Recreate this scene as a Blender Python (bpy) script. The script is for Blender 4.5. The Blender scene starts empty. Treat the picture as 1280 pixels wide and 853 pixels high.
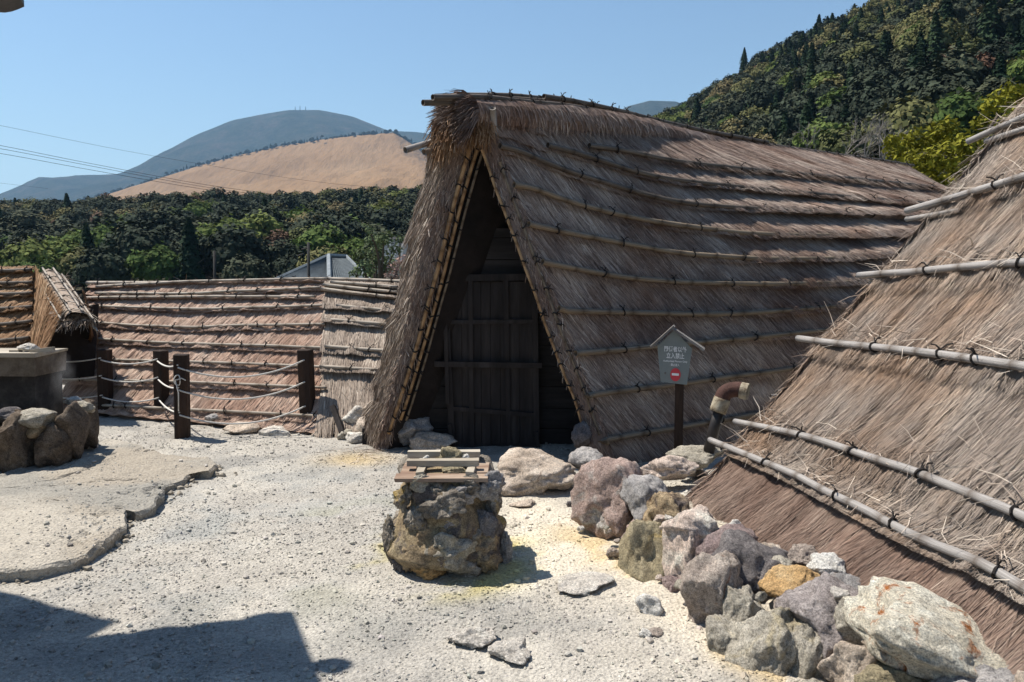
import bpy, bmesh, math
import numpy as np
from mathutils import Vector, Matrix

sc = bpy.context.scene
COL = sc.collection
# ------------------------------------------------------------------ camera
FPX = 995.0                        # focal length in pixels of a 1280 wide frame
HOR = 340.0                        # horizon row
PITCH = math.atan((426.5 - HOR) / FPX)
CAM = np.array([0.0, 0.0, 1.6])
cd = bpy.data.cameras.new('camera'); cam = bpy.data.objects.new('camera', cd); COL.objects.link(cam)
cam.location = CAM; cam.rotation_euler = (math.pi / 2 - PITCH, 0, 0)
cd.sensor_width = 36; cd.lens = FPX / 1280 * 36; cd.clip_start = 0.05; cd.clip_end = 40000
sc.camera = cam
# ------------------------------------------------------------------ sky, sun, exposure
SUN_AZ, SUN_EL = math.radians(-66), math.radians(61)
SUN = Vector((math.sin(SUN_AZ) * math.cos(SUN_EL), math.cos(SUN_AZ) * math.cos(SUN_EL), math.sin(SUN_EL)))
w = bpy.data.worlds.new('World'); sc.world = w; w.use_nodes = True
nt = w.node_tree; bg = nt.nodes['Background']
sky = nt.nodes.new('ShaderNodeTexSky'); sky.sky_type = 'NISHITA'; sky.sun_disc = False
sky.sun_elevation = SUN_EL; sky.sun_rotation = SUN_AZ % (2 * math.pi)
sky.altitude = 300; sky.air_density = 1.4; sky.dust_density = 0.0; sky.ozone_density = 4.0
nt.links.new(sky.outputs[0], bg.inputs[0]); bg.inputs[1].default_value = 0.072
sl = bpy.data.lights.new('sun', 'SUN'); sl.energy = 5.0; sl.angle = math.radians(0.53); sl.color = (1, 0.935, 0.835)
so = bpy.data.objects.new('sun', sl); COL.objects.link(so); so.rotation_euler = SUN.to_track_quat('Z', 'Y').to_euler()
so.location = (-6, 4, 12)
vs = sc.view_settings; vs.view_transform = 'Standard'; vs.look = 'None'; vs.exposure = 0.75; vs.gamma = 1
vs.use_curve_mapping = False
cy = sc.cycles
cy.max_bounces = 6; cy.diffuse_bounces = 3; cy.glossy_bounces = 2; cy.transmission_bounces = 2
cy.transparent_max_bounces = 8; cy.volume_bounces = 0; cy.caustics_reflective = False; cy.caustics_refractive = False
cy.volume_step_rate = 4; cy.volume_max_steps = 64

RNG = np.random.default_rng(7)
# ------------------------------------------------------------------ projection helpers
_c, _s = math.cos(PITCH), math.sin(PITCH)
def ray(px, py):
    x = (px - 640) / FPX; y = (426.5 - py) / FPX
    return np.array([x, _c + y * _s, -_s + y * _c])
def W(px, py, Y):
    d = ray(px, py); return CAM + d * (Y / d[1])
def G(px, py, z=0.0):
    d = ray(px, py); return CAM + d * ((z - CAM[2]) / d[2])
def mpp(Y): return Y / FPX
# ------------------------------------------------------------------ noise
def _h(ix, iy, iz, s):
    n = (ix.astype(np.int64) * 374761393 + iy.astype(np.int64) * 668265263 + iz.astype(np.int64) * 1274126177 + s * 144665) & 0xffffffff
    n = ((n ^ (n >> 13)) * 1274126177) & 0xffffffff
    n = ((n ^ (n >> 16)) * 2246822519) & 0xffffffff
    return ((n ^ (n >> 15)) & 0xffff) / 32767.5 - 1.0
def vnoise(p, s=0):
    p = np.asarray(p, float); i = np.floor(p).astype(np.int64); f = p - i; f = f * f * (3 - 2 * f)
    r = 0
    for a in (0, 1):
        wa = f[:, 0] if a else 1 - f[:, 0]
        for b in (0, 1):
            wb = f[:, 1] if b else 1 - f[:, 1]
            for c in (0, 1):
                wc = f[:, 2] if c else 1 - f[:, 2]
                r = r + wa * wb * wc * _h(i[:, 0] + a, i[:, 1] + b, i[:, 2] + c, s)
    return r
def fbm(p, s=0, o=4, g=0.5):
    r = 0; a = 1.0; p = np.asarray(p, float)
    for k in range(o):
        r = r + a * vnoise(p, s + k * 17); p = p * 2.03; a *= g
    return r
def n2(x, y, s=0, o=3):
    x = np.asarray(x, float); y = np.asarray(y, float)
    return fbm(np.stack([x.ravel(), y.ravel(), np.full(x.size, 0.37 * s)], 1), s, o).reshape(x.shape)
def sstep(a, b, x):
    t = np.clip((x - a) / (b - a), 0, 1); return t * t * (3 - 2 * t)
# ------------------------------------------------------------------ objects
ORG = {}
def mesh_data(name, V, F, mat, smooth=False, col=None, rnd=None):
    V = np.asarray(V, np.float32); me = bpy.data.meshes.new(name)
    if not isinstance(F, (list, tuple)) or (len(F) and not hasattr(F[0], 'ndim')): F = [np.asarray(F)] if hasattr(F, 'ndim') else [list(f) for f in F]
    if len(F) and hasattr(F[0], 'ndim'):
        F = [f for f in F if len(f)]
        tot = np.concatenate([np.full(len(f), f.shape[1], np.int32) for f in F]); idx = np.concatenate([f.ravel() for f in F]).astype(np.int32)
    else:
        tot = np.array([len(f) for f in F], np.int32); idx = np.array([i for f in F for i in f], np.int32)
    me.vertices.add(len(V)); me.vertices.foreach_set('co', V.ravel())
    me.loops.add(len(idx)); me.loops.foreach_set('vertex_index', idx)
    st = np.zeros(len(tot), np.int32); st[1:] = np.cumsum(tot)[:-1]
    me.polygons.add(len(tot)); me.polygons.foreach_set('loop_start', st); me.polygons.foreach_set('loop_total', tot)
    me.update(calc_edges=True)
    me.polygons.foreach_set('use_smooth', np.full(len(tot), smooth))
    if col is not None:
        c = np.ones((len(V), 4), np.float32); c[:, :3] = col
        a = me.color_attributes.new('col', 'FLOAT_COLOR', 'POINT'); a.data.foreach_set('color', c.ravel())
    if rnd is not None:
        a = me.attributes.new('rnd', 'FLOAT', 'POINT'); a.data.foreach_set('value', np.asarray(rnd, np.float32))
    if mat: me.materials.append(mat)
    return me
def tag(o, label=None, cat=None, group=None, kind=None):
    if label: o['label'] = label
    if cat: o['category'] = cat
    if group: o['group'] = group
    if kind: o['kind'] = kind
    return o
def thing(name, loc, label, cat, group=None):
    o = bpy.data.objects.new(name, None); COL.objects.link(o); o.location = loc; o.empty_display_size = 0.1
    ORG[o.name] = np.array(loc, float); return tag(o, label, cat, group)
def mk(name, V, F, mat, parent=None, smooth=False, col=None, rnd=None, base=None):
    V = np.asarray(V, float)
    if parent is not None: org = ORG[parent.name]
    elif base is not None: org = np.array(base, float)
    else: org = np.zeros(3)
    me = mesh_data(name, V - org, F, mat, smooth, col, rnd)
    o = bpy.data.objects.new(name, me); COL.objects.link(o)
    if parent is not None: o.parent = parent
    else: o.location = org
    ORG[o.name] = org
    return o
class MB:
    def __init__(s): s.V = []; s.F = []; s.n = 0
    def add(s, V, F):
        V = np.asarray(V, float); s.V.append(V); s.F += [[i + s.n for i in f] for f in F]; s.n += len(V); return s
    def box(s, c, size, R=None, jit=0):
        hx, hy, hz = np.array(size) / 2
        v = np.array([[x, y, z] for x in (-hx, hx) for y in (-hy, hy) for z in (-hz, hz)])
        if jit: v = v + RNG.uniform(-jit, jit, v.shape)
        if R is not None: v = v @ np.array(R).T
        return s.add(v + np.array(c), [(0, 1, 3, 2), (4, 6, 7, 5), (0, 4, 5, 1), (2, 3, 7, 6), (0, 2, 6, 4), (1, 5, 7, 3)])
    def tube(s, P, r, n=7, cap=True):
        V, F = tube(P, r, n, cap); return s.add(V, F)
    def build(s, name, mat, parent=None, smooth=False, base=None):
        return mk(name, np.concatenate(s.V), s.F, mat, parent, smooth, base=base)
def frames(P):
    P = np.asarray(P, float); T = np.gradient(P, axis=0); T /= np.linalg.norm(T, axis=1)[:, None] + 1e-12
    up = np.array([0, 0, 1.0]) if abs(T[0][2]) < 0.9 else np.array([1.0, 0, 0])
    A = np.cross(T, up); A /= np.linalg.norm(A, axis=1)[:, None] + 1e-12
    return T, A, np.cross(A, T)
def tube(P, r, n=7, cap=True):
    P = np.asarray(P, float); T, A, B = frames(P); r = np.broadcast_to(np.asarray(r, float), (len(P),))
    a = np.linspace(0, 2 * np.pi, n, endpoint=False)
    V = (P[:, None] + r[:, None, None] * (np.cos(a)[None, :, None] * A[:, None] + np.sin(a)[None, :, None] * B[:, None])).reshape(-1, 3)
    F = [(i * n + j, i * n + (j + 1) % n, (i + 1) * n + (j + 1) % n, (i + 1) * n + j) for i in range(len(P) - 1) for j in range(n)]
    if cap:
        F.append(tuple(range(n))[::-1]); F.append(tuple(range((len(P) - 1) * n, len(P) * n)))
    return V, F
def resample(P, step):
    P = np.asarray(P, float); d = np.r_[0, np.cumsum(np.linalg.norm(np.diff(P, axis=0), axis=1))]
    m = max(2, int(d[-1] / step) + 1); t = np.linspace(0, d[-1], m)
    return np.stack([np.interp(t, d, P[:, k]) for k in range(3)], 1)
def smooth_path(P, step=0.1):
    """Catmull-Rom through the points"""
    P = np.asarray(P, float)
    if len(P) < 3: return resample(P, step)
    Q = np.vstack([2 * P[0] - P[1], P, 2 * P[-1] - P[-2]]); out = []
    for i in range(len(P) - 1):
        p0, p1, p2, p3 = Q[i:i + 4]
        for t in np.linspace(0, 1, 8, endpoint=False):
            out.append(0.5 * (2 * p1 + (p2 - p0) * t + (2 * p0 - 5 * p1 + 4 * p2 - p3) * t * t + (3 * p1 - p0 - 3 * p2 + p3) * t ** 3))
    out.append(P[-1]); return resample(out, step)
# ------------------------------------------------------------------ materials
def newmat(name):
    m = bpy.data.materials.new(name); m.use_nodes = True; t = m.node_tree; b = t.nodes['Principled BSDF']
    b.inputs['Specular IOR Level'].default_value = 0.25
    return m, t, b
def ramp(t, stops, fac, interp='LINEAR'):
    r = t.nodes.new('ShaderNodeValToRGB'); e = r.color_ramp.elements; r.color_ramp.interpolation = interp
    while len(e) < len(stops): e.new(0.5)
    for k, (p, c) in enumerate(stops): e[k].position = p; e[k].color = (*c, 1)
    t.links.new(fac, r.inputs[0]); return r.outputs[0]
def noise(t, scale, detail=5, rough=0.6, vec=None, dist=0, coord='Object', stretch=None):
    n = t.nodes.new('ShaderNodeTexNoise'); n.inputs['Scale'].default_value = scale; n.inputs['Detail'].default_value = detail
    n.inputs['Roughness'].default_value = rough; n.inputs['Distortion'].default_value = dist
    if vec is None:
        tc = t.nodes.new('ShaderNodeTexCoord'); vec = tc.outputs[coord]
        if stretch:
            mp = t.nodes.new('ShaderNodeMapping'); mp.inputs['Scale'].default_value = stretch; t.links.new(vec, mp.inputs[0]); vec = mp.outputs[0]
    t.links.new(vec, n.inputs['Vector']); return n.outputs[0]
def mixc(t, fac, a, b, mode='MIX'):
    m = t.nodes.new('ShaderNodeMix'); m.data_type = 'RGBA'; m.blend_type = mode
    for sock, v in ((0, fac), (6, a), (7, b)):
        if hasattr(v, 'links'): t.links.new(v, m.inputs[sock])
        elif sock == 0: m.inputs[0].default_value = v
        else: m.inputs[sock].default_value = (*v, 1)
    return m.outputs[2]
def bump(t, b, h, strength=0.4, dist=0.02):
    n = t.nodes.new('ShaderNodeBump'); n.inputs['Strength'].default_value = strength; n.inputs['Distance'].default_value = dist
    t.links.new(h, n.inputs['Height']); t.links.new(n.outputs[0], b.inputs['Normal'])
def attr(t, name, out='Fac'):
    a = t.nodes.new('ShaderNodeAttribute'); a.attribute_name = name; return a.outputs[out]
def objrand(t):
    return t.nodes.new('ShaderNodeObjectInfo').outputs['Random']
def M(name, stops, scale=6, detail=6, rough=0.85, bmp=0.4, bscale=None, bdist=0.02, stretch=None, spec=0.2, dist=0, fine=0.0):
    m, t, b = newmat(name); f = noise(t, scale, detail, 0.62, stretch=stretch, dist=dist)
    c = ramp(t, stops, f)
    if fine:
        g = noise(t, scale * 9, 4, 0.7, stretch=stretch)
        c = mixc(t, fine, c, ramp(t, [(0.3, (0.25, 0.25, 0.25)), (0.7, (1.0, 1.0, 1.0))], g), 'MULTIPLY')
    t.links.new(c, b.inputs['Base Color']); b.inputs['Roughness'].default_value = rough; b.inputs['Specular IOR Level'].default_value = spec
    if bmp: bump(t, b, noise(t, bscale or scale * 4, 6, 0.65, stretch=stretch), bmp, bdist)
    return m
def thatch_mat(name, stops, tint=None, tscale=1.2):
    m, t, b = newmat(name); c = ramp(t, stops, attr(t, 'rnd'))
    if tint:
        f = ramp(t, [(0.42, (0, 0, 0)), (0.66, (1, 1, 1))], noise(t, tscale, 5, 0.65))
        c = mixc(t, f, c, mixc(t, 1.0, c, tint, 'MULTIPLY'))
    t.links.new(c, b.inputs['Base Color']); b.inputs['Roughness'].default_value = 0.75; b.inputs['Specular IOR Level'].default_value = 0.18
    return m
def hx(h, k=1.0):
    """sRGB hex -> linear"""
    v = [int(h[i:i + 2], 16) / 255 for i in (0, 2, 4)]
    return tuple(k * (x / 12.92 if x < 0.04045 else ((x + 0.055) / 1.055) ** 2.4) for x in v)
# ================================================================== GROUND
WALL = np.array([[0.50, 6.0], [0.58, 5.4], [0.68, 4.75], [0.88, 4.05], [1.12, 3.5], [1.36, 3.1], [1.66, 2.65], [1.98, 2.2], [2.4, 1.5], [2.8, 0.5]])
def wall_dist(x, y):
    """signed distance to the right of the retaining wall line"""
    xw = np.interp(-y, -WALL[:, 1], WALL[:, 0]); return (x - xw) * 0.85
def gh(x, y, fine=True):
    x = np.asarray(x, float); y = np.asarray(y, float)
    z = 0.022 * n2(x * 0.7, y * 0.7, 3, 3)
    if fine: z = z + 0.008 * n2(x * 5, y * 5, 5, 3) + 0.004 * n2(x * 22, y * 22, 9, 2)
    near = sstep(-0.10, 0.2, wall_dist(x, y)) * sstep(6.4, 4.6, y)
    z = z + near * (0.165 + 0.03 * n2(x * 2, y * 2, 11, 3))
    z = z - 0.05 * np.exp(-((x + 1.2) ** 2 + (y - 3.6) ** 2) / 1.2)
    far = sstep(11.5, 70, np.hypot(x * 0.6, y)) * (y > 5)
    z = z - far * 9.0 * sstep(14, -4, x) + far * 1.5 * sstep(2, 16, x)
    return z
def axis(lo, hi, step, far, grow=1.16):
    a = list(np.arange(lo, hi, step)); s = step
    while a[-1] < far: s *= grow; a.append(a[-1] + s)
    s = step; b = []; x = lo
    while x > -far: s *= grow; x -= s; b.append(x)
    return np.array(b[::-1] + a)
gx, gy = axis(-4.6, 2.4, 0.035, 9000), axis(2.3, 9.2, 0.035, 11000)
X, Y = np.meshgrid(gx, gy); Z = gh(X, Y)
nx, ny = len(gx), len(gy)
def grid_faces(nx, ny):
    i = np.arange(ny - 1)[:, None] * nx + np.arange(nx - 1)[None]
    return np.stack([i, i + 1, i + 1 + nx, i + nx], -1).reshape(-1, 4)
PIL = G(556, 700); PIL[1] = 4.42; PIL[0] = -0.375; PIL[2] = 0
def ground_col(x, y):
    x = np.asarray(x, float).ravel(); y = np.asarray(y, float).ravel()
    def blend(c, m, k): return c + (np.array(k) - c) * m[:, None]
    N1 = n2(x * 1.1, y * 1.1, 21, 4); N2 = n2(x * 3.1, y * 3.1, 22, 4); N3 = n2(x * 9, y * 9, 23, 3)
    c = np.tile(np.array([0.40, 0.375, 0.335]), (len(x), 1))
    c = blend(c, sstep(-0.3, 0.7, N1) * 0.8, (0.48, 0.45, 0.395))
    c = blend(c, sstep(0.0, 0.8, N2 + 0.3 * N3) * 0.85, (0.265, 0.252, 0.232))
    blue = np.exp(-(((x + 1.3) / 1.4) ** 2 + ((y - 5.0) / 1.5) ** 2)) * sstep(-0.5, 0.6, N2)
    c = blend(c, blue * 0.6, (0.36, 0.375, 0.37))
    white = np.exp(-(((x - 0.22) / 0.30) ** 2 + ((y - 4.75) / 0.75) ** 2)); c = blend(c, sstep(0.25, 0.8, white + 0.35 * N2), (0.66, 0.62, 0.53))
    w2 = sstep(-0.95, -0.25, wall_dist(x, y)) * sstep(2, 3.2, y) * sstep(6.3, 5.2, y); c = blend(c, np.clip(w2 * (0.45 + 0.6 * N1), 0, 0.9), (0.62, 0.55, 0.44))
    och = sstep(-0.5, -0.25, wall_dist(x, y)) * sstep(0.0, 0.5, N2 + 0.2) * sstep(5.3, 4.6, y); c = blend(c, och * 0.55, (0.52, 0.36, 0.13))
    c = blend(c, sstep(0.14, 0.3, wall_dist(x, y)) * sstep(6.6, 5.5, y) * 0.75, (0.54, 0.50, 0.43))
    d = np.hypot(x - PIL[0], y - PIL[1]); ye = np.exp(-((d - 0.42) / 0.14) ** 2) * sstep(-0.25, 0.5, N2 + 0.3 * N3); c = blend(c, ye * 0.75, (0.47, 0.40, 0.14))
    ye2 = np.exp(-(((x + 1.0) / 0.5) ** 2 + ((y - 4.7) / 0.8) ** 2)) * sstep(0.0, 0.6, N2); c = blend(c, ye2 * 0.5, (0.46, 0.42, 0.24))
    ye3 = np.exp(-(((x + 1.35) / 0.3) ** 2 + ((y - 6.75) / 0.25) ** 2)); c = blend(c, ye3 * 0.6, (0.5, 0.36, 0.15))
    far = sstep(11, 25, np.hypot(x, y)); c = blend(c, far, (0.07, 0.085, 0.045))
    return np.clip(c * (1 + 0.12 * N3[:, None]), 0.02, 0.8)
m, t, b = newmat('gravel_ground')
c = attr(t, 'col', 'Color')
g1 = noise(t, 55, 5, 0.7); g2 = noise(t, 210, 3, 0.7)
c = mixc(t, 0.75, c, ramp(t, [(0.28, (0.36, 0.35, 0.35)), (0.5, (0.95, 0.95, 0.95)), (0.72, (1.35, 1.33, 1.3))], g1), 'MULTIPLY')
c = mixc(t, 0.6, c, ramp(t, [(0.3, (0.5, 0.5, 0.5)), (0.62, (1.15, 1.15, 1.15))], g2), 'MULTIPLY')
t.links.new(c, b.inputs['Base Color']); b.inputs['Roughness'].default_value = 0.95; b.inputs['Specular IOR Level'].default_value = 0.1
vor = t.nodes.new('ShaderNodeTexVoronoi'); vor.inputs['Scale'].default_value = 60
tc = t.nodes.new('ShaderNodeTexCoord'); t.links.new(tc.outputs['Object'], vor.inputs['Vector'])
hm = t.nodes.new('ShaderNodeMath'); hm.operation = 'MULTIPLY_ADD'; hm.inputs[1].default_value = -0.7
t.links.new(vor.outputs['Distance'], hm.inputs[0]); t.links.new(g1, hm.inputs[2])
bump(t, b, hm.outputs[0], 0.9, 0.012); GROUND = m
tag(mk('ground', np.stack([X, Y, Z], -1).reshape(-1, 3), grid_faces(nx, ny), GROUND, smooth=True, col=ground_col(X, Y)), kind='structure')

# raised crust slab on the left
slab_px = [(272, 577), (262, 588), (243, 586), (228, 596), (208, 603), (203, 617), (190, 633), (172, 640), (157, 637), (158, 655), (140, 668), (112, 686), (90, 695), (60, 700), (40, 704), (0, 707), (-80, 712), (-330, 735), (-420, 640), (-250, 572), (-60, 566), (60, 560), (130, 548), (170, 553), (205, 568), (240, 570), (262, 569)]
S0 = np.array([G(px, py, 0.075)[:2] for px, py in slab_px]); S0 = np.vstack([S0, S0[:1]])
Ps = resample(np.c_[S0, np.zeros(len(S0))], 0.035)[:-1, :2]
Ps = Ps + 0.016 * np.stack([n2(Ps[:, 0] * 16, Ps[:, 1] * 16, 31, 3), n2(Ps[:, 0] * 16, Ps[:, 1] * 16, 32, 3)], 1)
ctr = Ps.mean(0)
def slab_top(x, y):
    c_ = n2(x * 1.3, y * 1.3, 34, 3); return 0.066 + 0.02 * n2(x * 1.7, y * 1.7, 33, 4) + 0.01 * n2(x * 8, y * 8, 38, 3) - 0.03 * np.exp(-(c_ / 0.025) ** 2)
rings, K = [], 26
for k in range(K):
    f = 1 - (k / (K - 1)) ** 1.5 * 0.97; q = ctr + (Ps - ctr) * f
    z = slab_top(q[:, 0], q[:, 1]) - ((0.012 + 0.022 * np.clip(n2(q[:, 0] * 9, q[:, 1] * 9, 39, 3) + 0.3, 0, 1)) if k == 0 else 0)
    if k == 0: q = ctr + (Ps - ctr) * 1.002
    rings.append(np.c_[q, z])
low = np.c_[ctr + (Ps - ctr) * 0.995, np.full(len(Ps), -0.06)]
V = np.concatenate([low] + rings); m_ = len(Ps); F = []
for k in range(K):
    i = np.arange(m_); F.append(np.stack([k * m_ + i, k * m_ + (i + 1) % m_, (k + 1) * m_ + (i + 1) % m_, (k + 1) * m_ + i], 1))
cc = np.tile(np.array([0.36, 0.32, 0.265]), (len(V), 1)); N1 = n2(V[:, 0] * 1.3, V[:, 1] * 1.3, 35, 4)
cc += (np.array([0.30, 0.285, 0.255]) - cc) * sstep(-0.15, 0.35, N1)[:, None]
cc += (np.array([0.43, 0.395, 0.34]) - cc) * sstep(0.2, 0.7, n2(V[:, 0] * 1.1, V[:, 1] * 1.1, 36, 3))[:, None]
tag(mk('crust_slab', V, [f for f in F], GROUND, smooth=False, col=cc), kind='structure')

# loose gravel
def ico(sub):
    bm = bmesh.new(); bmesh.ops.create_icosphere(bm, subdivisions=sub, radius=1)
    V = np.array([v.co[:] for v in bm.verts]); F = np.array([[v.index for v in f.verts] for f in bm.faces]); bm.free(); return V, F
ICO1, ICO3, ICO4 = ico(1), ico(4), ico(5)
OCT = (np.array([[1, 0, 0], [-1, 0, 0], [0, 1, 0], [0, -1, 0], [0, 0, 1], [0, 0, -1.0]]), np.array([[0, 2, 4], [2, 1, 4], [1, 3, 4], [3, 0, 4], [2, 0, 5], [1, 2, 5], [3, 1, 5], [0, 3, 5]]))
def pebbles(name, base, n, smin, smax, reg, seed, pw=2.2):
    r = np.random.default_rng(seed); V0, F0 = base
    u = r.random(n); yy = reg[2] + (reg[3] - reg[2]) * u ** 1.5; xx = r.uniform(reg[0], reg[1], n) * (0.35 + 0.65 * yy / reg[3])
    keep = (n2(xx * 1.5, yy * 1.5, 41, 3) > r.uniform(-1.1, 0.6, n)) & (wall_dist(xx, yy) < 0.9) & (np.hypot(xx - PIL[0], yy - PIL[1]) > 0.36)
    xx, yy = xx[keep], yy[keep]; n = len(xx)
    s = smin + (smax - smin) * r.random(n) ** pw
    zz = gh(xx, yy)
    inside = np.zeros(n, bool); j = len(Ps) - 1
    for i in range(0, len(Ps)):
        a, c2 = Ps[i], Ps[j]; cr = ((a[1] > yy) != (c2[1] > yy)) & (xx < (c2[0] - a[0]) * (yy - a[1]) / (c2[1] - a[1] + 1e-12) + a[0]); inside ^= cr; j = i
    zz = np.where(inside, slab_top(xx, yy), zz)
    kk = ~inside | (r.random(n) < 0.35); xx, yy, zz, s = xx[kk], yy[kk], zz[kk], s[kk]; n = len(xx)
    sc3 = s[:, None] * r.uniform(0.55, 1.2, (n, 3)) * np.array([1, 1, 0.7]); an = r.uniform(0, 6.28, n)
    v = V0[None] * sc3[:, None] + r.normal(0, 0.13, (n, len(V0), 3)) * s[:, None, None]
    ca, sa = np.cos(an)[:, None], np.sin(an)[:, None]
    v = np.stack([v[..., 0] * ca - v[..., 1] * sa, v[..., 0] * sa + v[..., 1] * ca, v[..., 2]], -1)
    v += np.stack([xx, yy, zz + s * 0.25], 1)[:, None]
    f = (F0[None] + (np.arange(n) * len(V0))[:, None, None]).reshape(-1, 3)
    c = ground_col(xx, yy) * (0.72 + 0.5 * r.random(n))[:, None] * (1 + r.normal(0, 0.015, (n, 3)))
    c = np.clip(np.where((r.random(n) < 0.06)[:, None], c * 0.5, c), 0.03, 0.75)
    o = mk(name, v.reshape(-1, 3), [f], PEB, col=np.repeat(c, len(V0), 0)); return o
m, t, b = newmat('pebble'); t.links.new(mixc(t, 0.4, attr(t, 'col', 'Color'), ramp(t, [(0.3, (0.6, 0.6, 0.6)), (0.7, (1.2, 1.2, 1.2))], noise(t, 120, 3)), 'MULTIPLY'), b.inputs['Base Color']); b.inputs['Roughness'].default_value = 0.9; PEB = m
rc_ = np.random.default_rng(8); ii = rc_.integers(0, len(Ps), 420); ee = Ps[ii] + (Ps[ii] - ctr) / np.linalg.norm(Ps[ii] - ctr, axis=1)[:, None] * rc_.exponential(0.035, 420)[:, None]; ss = 0.006 + 0.03 * rc_.random(420) ** 3
vv = ICO1[0][None] * (ss[:, None] * rc_.uniform(0.6, 1.2, (420, 3)) * [1, 1, 0.7])[:, None] + rc_.normal(0, 0.14, (420, len(ICO1[0]), 3)) * ss[:, None, None] + np.c_[ee, gh(ee[:, 0], ee[:, 1]) + ss * 0.3][:, None]
ff = (ICO1[1][None] + (np.arange(420) * len(ICO1[0]))[:, None, None]).reshape(-1, 3)
tag(mk('crust_crumbs', vv.reshape(-1, 3), [ff], PEB, col=np.repeat(np.array([0.30, 0.265, 0.215]) * rc_.uniform(0.7, 1.25, (420, 1)), len(ICO1[0]), 0)), 'crumbled bits lying along the edge of the crust slab', 'crumbs', kind='stuff')
tag(pebbles('gravel', OCT, 52000, 0.004, 0.011, (-4.5, 2.4, 2.3, 8.6), 1), 'fine pale gravel strewn over the open yard', 'gravel', kind='stuff')
tag(pebbles('small_stone_scatter', ICO1, 5200, 0.006, 0.022, (-4.2, 2.4, 2.3, 8.2), 2, 3.2), 'larger grey and white pebbles lying among the yard gravel', 'pebbles', kind='stuff')

# ================================================================== HILLS AND MOUNTAINS
def loft(name, base, crest, back, rows, mat, prof=1.0, rough=0.0, nscale=0.01, seed=0, colf=None, kind='structure', tagk=True):
    """hillside between a base line and a crest line, then down the far side; every curve (n,3)"""
    base, crest, back = (np.asarray(a, float) for a in (base, crest, back)); V = []
    n = 90
    def rs(P):
        t = np.linspace(0, 1, len(P)); tt = np.linspace(0, 1, n); return np.stack([np.interp(tt, t, P[:, k]) for k in range(3)], 1)
    b_, c_, k_ = rs(base), rs(crest), rs(back)
    for j in range(rows):
        s = j / (rows - 1); p = b_ + (c_ - b_) * s; p[:, 2] = b_[:, 2] + (c_[:, 2] - b_[:, 2]) * s ** prof
        p[:, 2] += rough * fbm(np.c_[p[:, :2] * nscale, np.zeros(n)], seed, 5) * np.sin(np.pi * min(1, s * 1.0)) ** 0.6
        V.append(p)
    for j in range(1, 8):
        s = j / 7; p = c_ + (k_ - c_) * s; V.append(p)
    V = np.concatenate(V)
    o = mk(name, V, [grid_faces(n, rows + 7)], mat, smooth=True, col=None if colf is None else colf(V))
    if tagk: tag(o, kind=kind)
    return o, V[:rows * n].reshape(rows, n, 3)
def line(pxs, Ys): return np.array([W(px, py, Y) for (px, py), Y in zip(pxs, np.broadcast_to(Ys, (len(pxs),)))])
def drop(L, dy, z): L = L.copy(); L[:, 1] += dy; L[:, 2] = z; return L
# dry golden grass mountain
gold_px = [(60, 262), (125, 246), (190, 226), (250, 207), (300, 194), (350, 183), (400, 175), (450, 169), (492, 166), (512, 178), (545, 205), (600, 240), (700, 262)]
goldc = line(gold_px, 2700)
goldb = line([(px + (px - 330) * 0.5, 275) for px, py in gold_px], 1500)
m, t, b = newmat('dry_grass_slope')
c = ramp(t, [(0.35, (0.225, 0.138, 0.070)), (0.5, (0.258, 0.162, 0.086)), (0.68, (0.285, 0.185, 0.102))], noise(t, 0.004, 8, 0.6, stretch=(1, 0.6, 1)))
c = mixc(t, 0.55, c, ramp(t, [(0.34, (0.6, 0.58, 0.52)), (0.55, (1.05, 1.05, 1.05))], noise(t, 0.022, 8, 0.75, stretch=(2.5, 0.5, 0.5))), 'MULTIPLY')
bump(t, b, noise(t, 0.008, 8, 0.7, stretch=(2.2, 0.6, 0.6)), 0.8, 25)
t.links.new(c, b.inputs['Base Color']); b.inputs['Roughness'].default_value = 1; b.inputs['Specular IOR Level'].default_value = 0; GOLD = m
loft('golden_hill', goldb, goldc, drop(goldc, 900, -40), 40, GOLD, 1.15, 26, 0.004, 51)
# forested blue mountain far behind
m, t, b = newmat('far_forest_slope')
c = ramp(t, [(0.3, (0.022, 0.030, 0.022)), (0.5, (0.05, 0.058, 0.042)), (0.7, (0.10, 0.085, 0.07))], noise(t, 0.006, 9, 0.7))
c = mixc(t, 0.7, c, ramp(t, [(0.3, (0.4, 0.4, 0.4)), (0.7, (1.4, 1.4, 1.4))], noise(t, 0.05, 5, 0.8)), 'MULTIPLY')
t.links.new(c, b.inputs['Base Color']); b.inputs['Roughness'].default_value = 1; b.inputs['Specular IOR Level'].default_value = 0
bump(t, b, noise(t, 0.03, 6, 0.8), 1.0, 30); FARF = m
blue_px = [(-60, 262), (10, 244), (50, 228), (100, 218), (148, 216), (175, 203), (205, 188), (250, 166), (290, 151), (330, 142), (360, 138), (400, 139), (440, 148), (485, 162), (530, 168), (600, 185), (700, 235)]
bc = line(blue_px, 5200); bc[:, 2] += 18 * vnoise(np.c_[bc[:, 0] * 0.01, bc[:, 1] * 0, bc[:, 2] * 0], 5)
loft('forested_mountain', line([(px, 300) for px, py in blue_px], 2900), bc, drop(bc, 1500, -60), 44, FARF, 1.1, 70, 0.002, 53)
rp = [(700, 190), (760, 146), (785, 133), (812, 126), (845, 127), (900, 150), (1000, 190)]
rc = line(rp, 4200); loft('distant_peak', line([(px, 240) for px, py in rp], 2900), rc, drop(rc, 900, -60), 24, FARF, 1.0, 30, 0.003, 57)
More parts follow.
